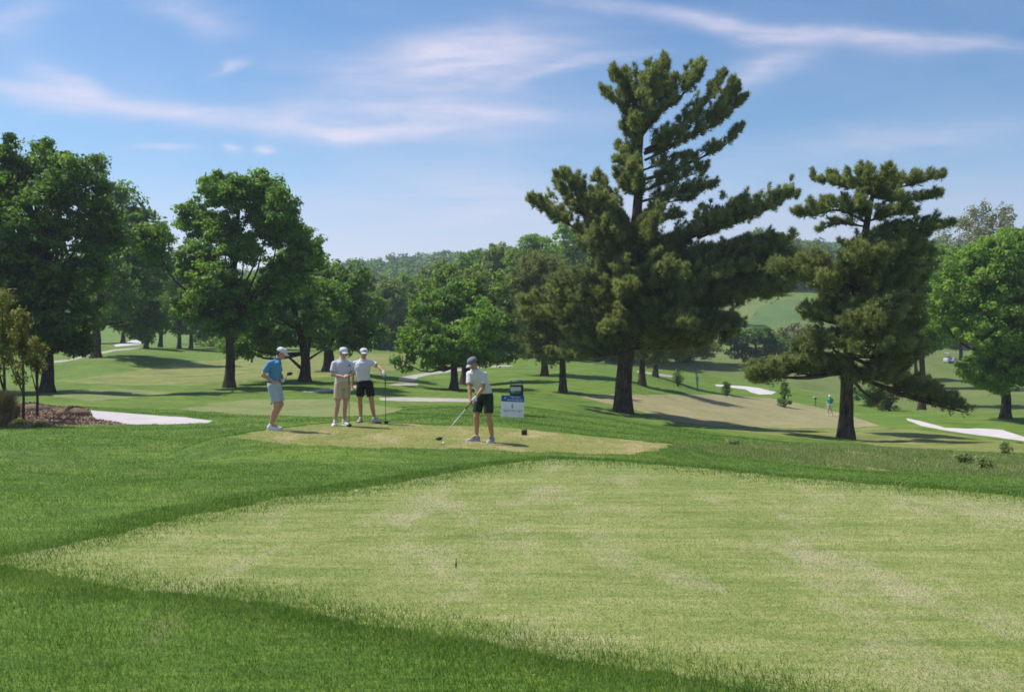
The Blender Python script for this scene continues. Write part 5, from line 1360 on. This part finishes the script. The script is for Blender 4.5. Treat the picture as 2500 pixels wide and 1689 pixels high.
# ---------------------------------------------------------------- shrubs, saplings and the planting bed
def shrub(name, label, cat, px, Y, w, h, mat, seed, leaf=.03, per=40, cr=.12, py=None, spire=0, group=None, n=None):
    rng = np.random.default_rng(seed); B = hitY(px, Y) if py is None else np.array(hit(px, py))
    root = tag(empty(name, B), label, cat, group)
    m = n or int(26 * max(w, .4) * max(h, .4) / (cr * cr) * .05) + 10
    d = unit(rng.normal(size=(m, 3))); t = rng.random(m)
    if spire: C = np.stack([d[:, 0] * w / 2 * (1 - t) ** .8, d[:, 1] * w / 2 * (1 - t) ** .8, .05 + t * h], 1)
    else: C = np.array([0, 0, h * .5]) + d * (rng.random((m, 1)) ** .4) * np.array([w / 2, w / 2, h * .48])
    g = Geo(); leaves(g, C, cr * (.6 + .7 * rng.random(m)), per, leaf, rng, .8); g.obj('crown', M[mat], root)
    g = Geo()
    for k in range(0, m, max(1, m // 14)): tube(g, spline([(0, 0, -.05), (C[k][0] * .4, C[k][1] * .4, C[k][2] * .5), C[k]], 5), np.linspace(.02, .006, 5) * max(1, h), 5, cap=False)
    g.obj('stems', M['bark'], root)
    return root
def sapling(label, px, Y, h, seed, blobs, mat='leafR'):
    rng = np.random.default_rng(seed); B = hitY(px, Y); k = Y / FPX
    root = tag(empty('sapling', B), label, 'young tree', 'young bronze-leaved trees in the mulch bed')
    bl = [((b[0] - px) * k, rng.normal() * .25, CAMZ - (b[1] - CY) * k - B[2], b[2] * k, b[2] * k, b[3] * k) for b in blobs]
    C = blob_clumps(bl, .2, rng, .75, .2)
    g = Geo(); leaves(g, C, .2 * (.6 + .7 * rng.random(len(C))), 55, .045, rng, 1.1); g.obj('crown', M[mat], root)
    g = Geo(); tube(g, spline([(0, 0, -.2), (.02, 0, h * .4), (-.02, 0, h)], 10), np.linspace(.05, .015, 10), 8)
    for b in bl: tube(g, spline([(0, 0, h * .35), (b[0] * .5, b[1] * .5, b[2] * .7), b[:3]], 6), np.linspace(.025, .008, 6), 5, cap=False)
    g.obj('trunk', M['bark'], root, smooth=True)
sapling('bronze-green sapling nearest the left edge of the mulch bed', 10, 25.0, 2.6, 301, [(10, 800, 26, 50), (25, 750, 18, 34), (-20, 780, 30, 50), (0, 870, 30, 50), (5, 730, 12, 22)])
sapling('bronze-green sapling in the mulch bed with a thin bare stem, second from the left edge', 56, 26.0, 2.4, 302, [(52, 800, 26, 42), (62, 855, 26, 44), (40, 860, 28, 44), (55, 770, 14, 22), (48, 905, 24, 20)])
sapling('small bronze-green sapling on the right end of the mulch bed group', 90, 27.5, 2.0, 303, [(92, 850, 20, 34), (100, 885, 18, 30), (82, 890, 20, 26)])
M['drygrass'] = leaf_mat('dry_brown_grass', (.15, .11, .06), (.28, .21, .12), (.42, .34, .21), trans=.2)
def grass_clump(label, px, Y, w, h, seed, n=1800, mat='drygrass'):
    rng = np.random.default_rng(seed); B = hitY(px, Y)
    root = tag(empty('ornamental_grass', B), label, 'ornamental grass')
    a = rng.random(n) * 2 * np.pi; r0 = rng.random(n) ** .5 * w * .25; ln = h * (.5 + .6 * rng.random(n)); sp_ = rng.random(n) ** .7 * w * .5
    p0 = np.stack([np.cos(a) * r0, np.sin(a) * r0, 0 * a], 1); p1 = np.stack([np.cos(a) * (r0 + sp_ * .4), np.sin(a) * (r0 + sp_ * .4), ln * .7], 1); p2 = np.stack([np.cos(a) * (r0 + sp_), np.sin(a) * (r0 + sp_), ln], 1)
    s = np.stack([-np.sin(a), np.cos(a), 0 * a], 1) * .008
    V = np.stack([p0 - s, p0 + s, p1 + s, p1 - s, p2], 1).reshape(-1, 3); i = np.arange(n)[:, None] * 5
    g = Geo(); rr = rng.random(n); g.add(V, np.concatenate([i + 0, i + 1, i + 2, i + 3], 1), rr); g.add(V, np.concatenate([i + 3, i + 2, i + 4], 1), rr)
    g.obj('blades', M[mat], root); return root
grass_clump('brown clump of dry ornamental grass at the left edge of the mulch bed', -12, 24.3, 1.1, .95, 311, 3200)
grass_clump('second brown grass clump behind the first at the left edge', 22, 26.0, .7, .6, 312, 1500)
def mound(label, px, py, w, h, seed):
    rng = np.random.default_rng(seed); B = np.array(hit(px, py)); root = tag(empty('mulch_mound', B), label, 'mound')
    g = Geo(); n = 2600
    a = rng.random(n) * 2 * np.pi; r = rng.random(n) ** .5
    P = np.stack([np.cos(a) * r * w / 2, np.sin(a) * r * w * .3, h * (1 - r ** 2) * (.6 + .4 * np.sin(a * 3 + seed))], 1)
    leaves(g, P, np.full(n, .03), 3, .035, rng, .6); g.obj('bark_pieces', M['mulchbits'], root)
    bm = bmesh.new(); add_ball(bm, (0, 0, 0), (w * .5, w * .3, h * .85)); bake(bm, 'mound_core', M['mulch'], root, None)
M['mulchbits'] = leaf_mat('bark_mulch_bits', (.09, .05, .032), (.27, .165, .11), (.46, .32, .24), trans=.05)
mound('reddish mulch mound beside the left end of the white path', 178, 1012, 1.1, .26, 321)
mound('lower reddish mulch mound between the saplings and the other mound', 75, 1000, 1.3, .24, 322)
MB_ = [q for nm, q, mt in REG if mt == 'mulch'][0]
rng = np.random.default_rng(9); n = 60000
x = rng.uniform(MB_[:, 0].min(), MB_[:, 0].max(), n); y = rng.uniform(MB_[:, 1].min(), MB_[:, 1].max(), n)
k = pin(x, y, MB_); x, y = x[k], y[k]
g = Geo(); leaves(g, np.stack([x, y, H(x, y) + .02], 1), np.full(len(x), .015), 2, .03, rng, .5)
tag(g.obj('mulch_chips', M['mulchbits']), 'loose bark chips covering the planting bed at the left', 'mulch', kind='stuff')
shrub('ground_plant', 'tiny green plant at the front of the mulch bed', 'plant', 95, 24.3, .30, .12, 'leafO', 331, .02, 16, .06)
shrub('ground_plant', 'tiny green plant in the mulch bed nearest the saplings', 'plant', 48, 25.0, .34, .15, 'leafO', 332, .02, 16, .06)
shrub('conifer_shrub', 'small pointed dark conifer beyond the right end of the putting green', 'shrub', 1915, 84, 1.3, 2.1, 'leafA', 341, .09, 36, .36, spire=1)
for j, (px, Y, w, h, lab) in enumerate([(1655, 86, .9, 1.7, 'dark leafy sapling at the back edge of the putting green, left one'), (1775, 86, .9, 1.6, 'dark leafy sapling at the back edge of the putting green, left of the sand')]):
    shrub('green_sapling', lab, 'young tree', px, Y, w, h, 'leafA', 350 + j, .06, 30, .25, group='saplings at the back of the putting green')
for j, (px, py, w, h, lab) in enumerate([(2352, 1130, .34, .26, 'low green weed on the rough slope at right, left of the biggest weed'), (2402, 1146, .46, .34, 'biggest low green weed on the rough slope at the right'), (2455, 1106, .36, .3, 'low green weed near the right edge, farthest up the slope'),
                                         (1790, 1085, .35, .14, 'small green weed tuft right of the golfers tee')]):
    shrub('weed_clump', lab, 'weed', px, 0, w, h, 'bladeM', 360 + j, .022, 26, .08, py=py, group='weeds on the rough slope')
for j, (px, Y, w, h, m_, lab) in enumerate([(150, 100, 5, 3.0, 'leafO', 'olive shrub under the trees at the far left'), (190, 112, 4, 2.6, 'leafL', 'light green shrub in front of the small white bunker at the far left'), (515, 122, 6, 2.6, 'leafL', 'light green shrub beyond the lawn right of the tall bare trunk'),
                                            (2120, 92, 3.2, 2.4, 'leafA', 'dark shrub right of the umbrella pine trunk'), (2170, 86, 2.2, 2.2, 'leafR', 'reddish green shrub right of the umbrella pine'), (2235, 100, 5, 2.8, 'leafO', 'olive shrub on the slope between the umbrella pine and the right edge tree')]):
    shrub('shrub', lab, 'shrub', px, Y, w, h, m_, 380 + j, .13, 40, .5, group='shrubs of the far slopes')
# ---------------------------------------------------------------- two white golf carts far off
M['cartw'] = plain('white_cart_body', (.72, .73, .78), .35, 0, .5, .02)
M['tyre'] = plain('black_tyre', (.02, .02, .02), .8)
M['seatc'] = plain('grey_blue_seat', (.12, .18, .30), .6)
def golf_cart(label, px, Y, rz):
    B = hitY(px, Y); root = tag(empty('golf_cart', B), label, 'golf cart', 'white golf carts parked far off'); root.rotation_euler = (0, 0, rz)
    part('body', 'cartw', root, lambda bm: (box(bm, (0, 0, .5), (2.3, 1.15, .34), 0, .08), box(bm, (-.95, 0, .78), (.55, 1.1, .4), 0, .08), box(bm, (.85, 0, .8), (.4, 1.1, .45), 0, .1)))
    part('seat', 'seatc', root, lambda bm: (box(bm, (-.2, 0, .85), (.5, 1.05, .16), 0, .04), box(bm, (-.48, 0, 1.08), (.12, 1.05, .42), 0, .04)))
    part('roof', 'cartw', root, lambda bm: box(bm, (0, 0, 1.86), (1.9, 1.2, .07), 0, .03))
    for x in (-.8, .75):
        for y in (-.52, .52): part('roof_post', 'wire', root, lambda bm: add_cap(bm, (x, y, .8), (x * .95, y, 1.85), .02, .02))
    for x in (-.8, .8):
        for y in (-.55, .55):
            part('wheel', 'tyre', root, lambda bm: add_cap(bm, (x, y - .09, .24), (x, y + .09, .24), .24, .24, False, 18))
golf_cart('white golf cart seen through the leaves of the right edge tree, left one', 2322, 156, .3)
golf_cart('white golf cart seen through the leaves of the right edge tree, right one', 2392, 162, -.2)

# ---------------------------------------------------------------- the air between here and the far hill
m, nt, out = new_mat('thin_haze')
vol = N(nt, 'ShaderNodeVolumePrincipled', {'Color': (.72, .80, .95, 1), 'Density': HAZE, 'Anisotropy': .2})
nt.links.new(vol.outputs[0], out.inputs['Volume'])
bm = bmesh.new()
zlo = float(V3[:, 2].min()) - 1.0
bmesh.ops.create_cube(bm, size=1, matrix=Matrix.Translation((0, 0, (zlo + 85) / 2)) @ Matrix.Diagonal((3200, 3200, 85 - zlo, 1)))
me = bpy.data.meshes.new('haze'); bm.to_mesh(me); bm.free(); me.materials.append(m)
o = bpy.data.objects.new('haze', me); COL.objects.link(o)
tag(o, 'thin pale summer haze over the whole course', 'haze', kind='stuff')
SC.cycles.volume_bounces = 0
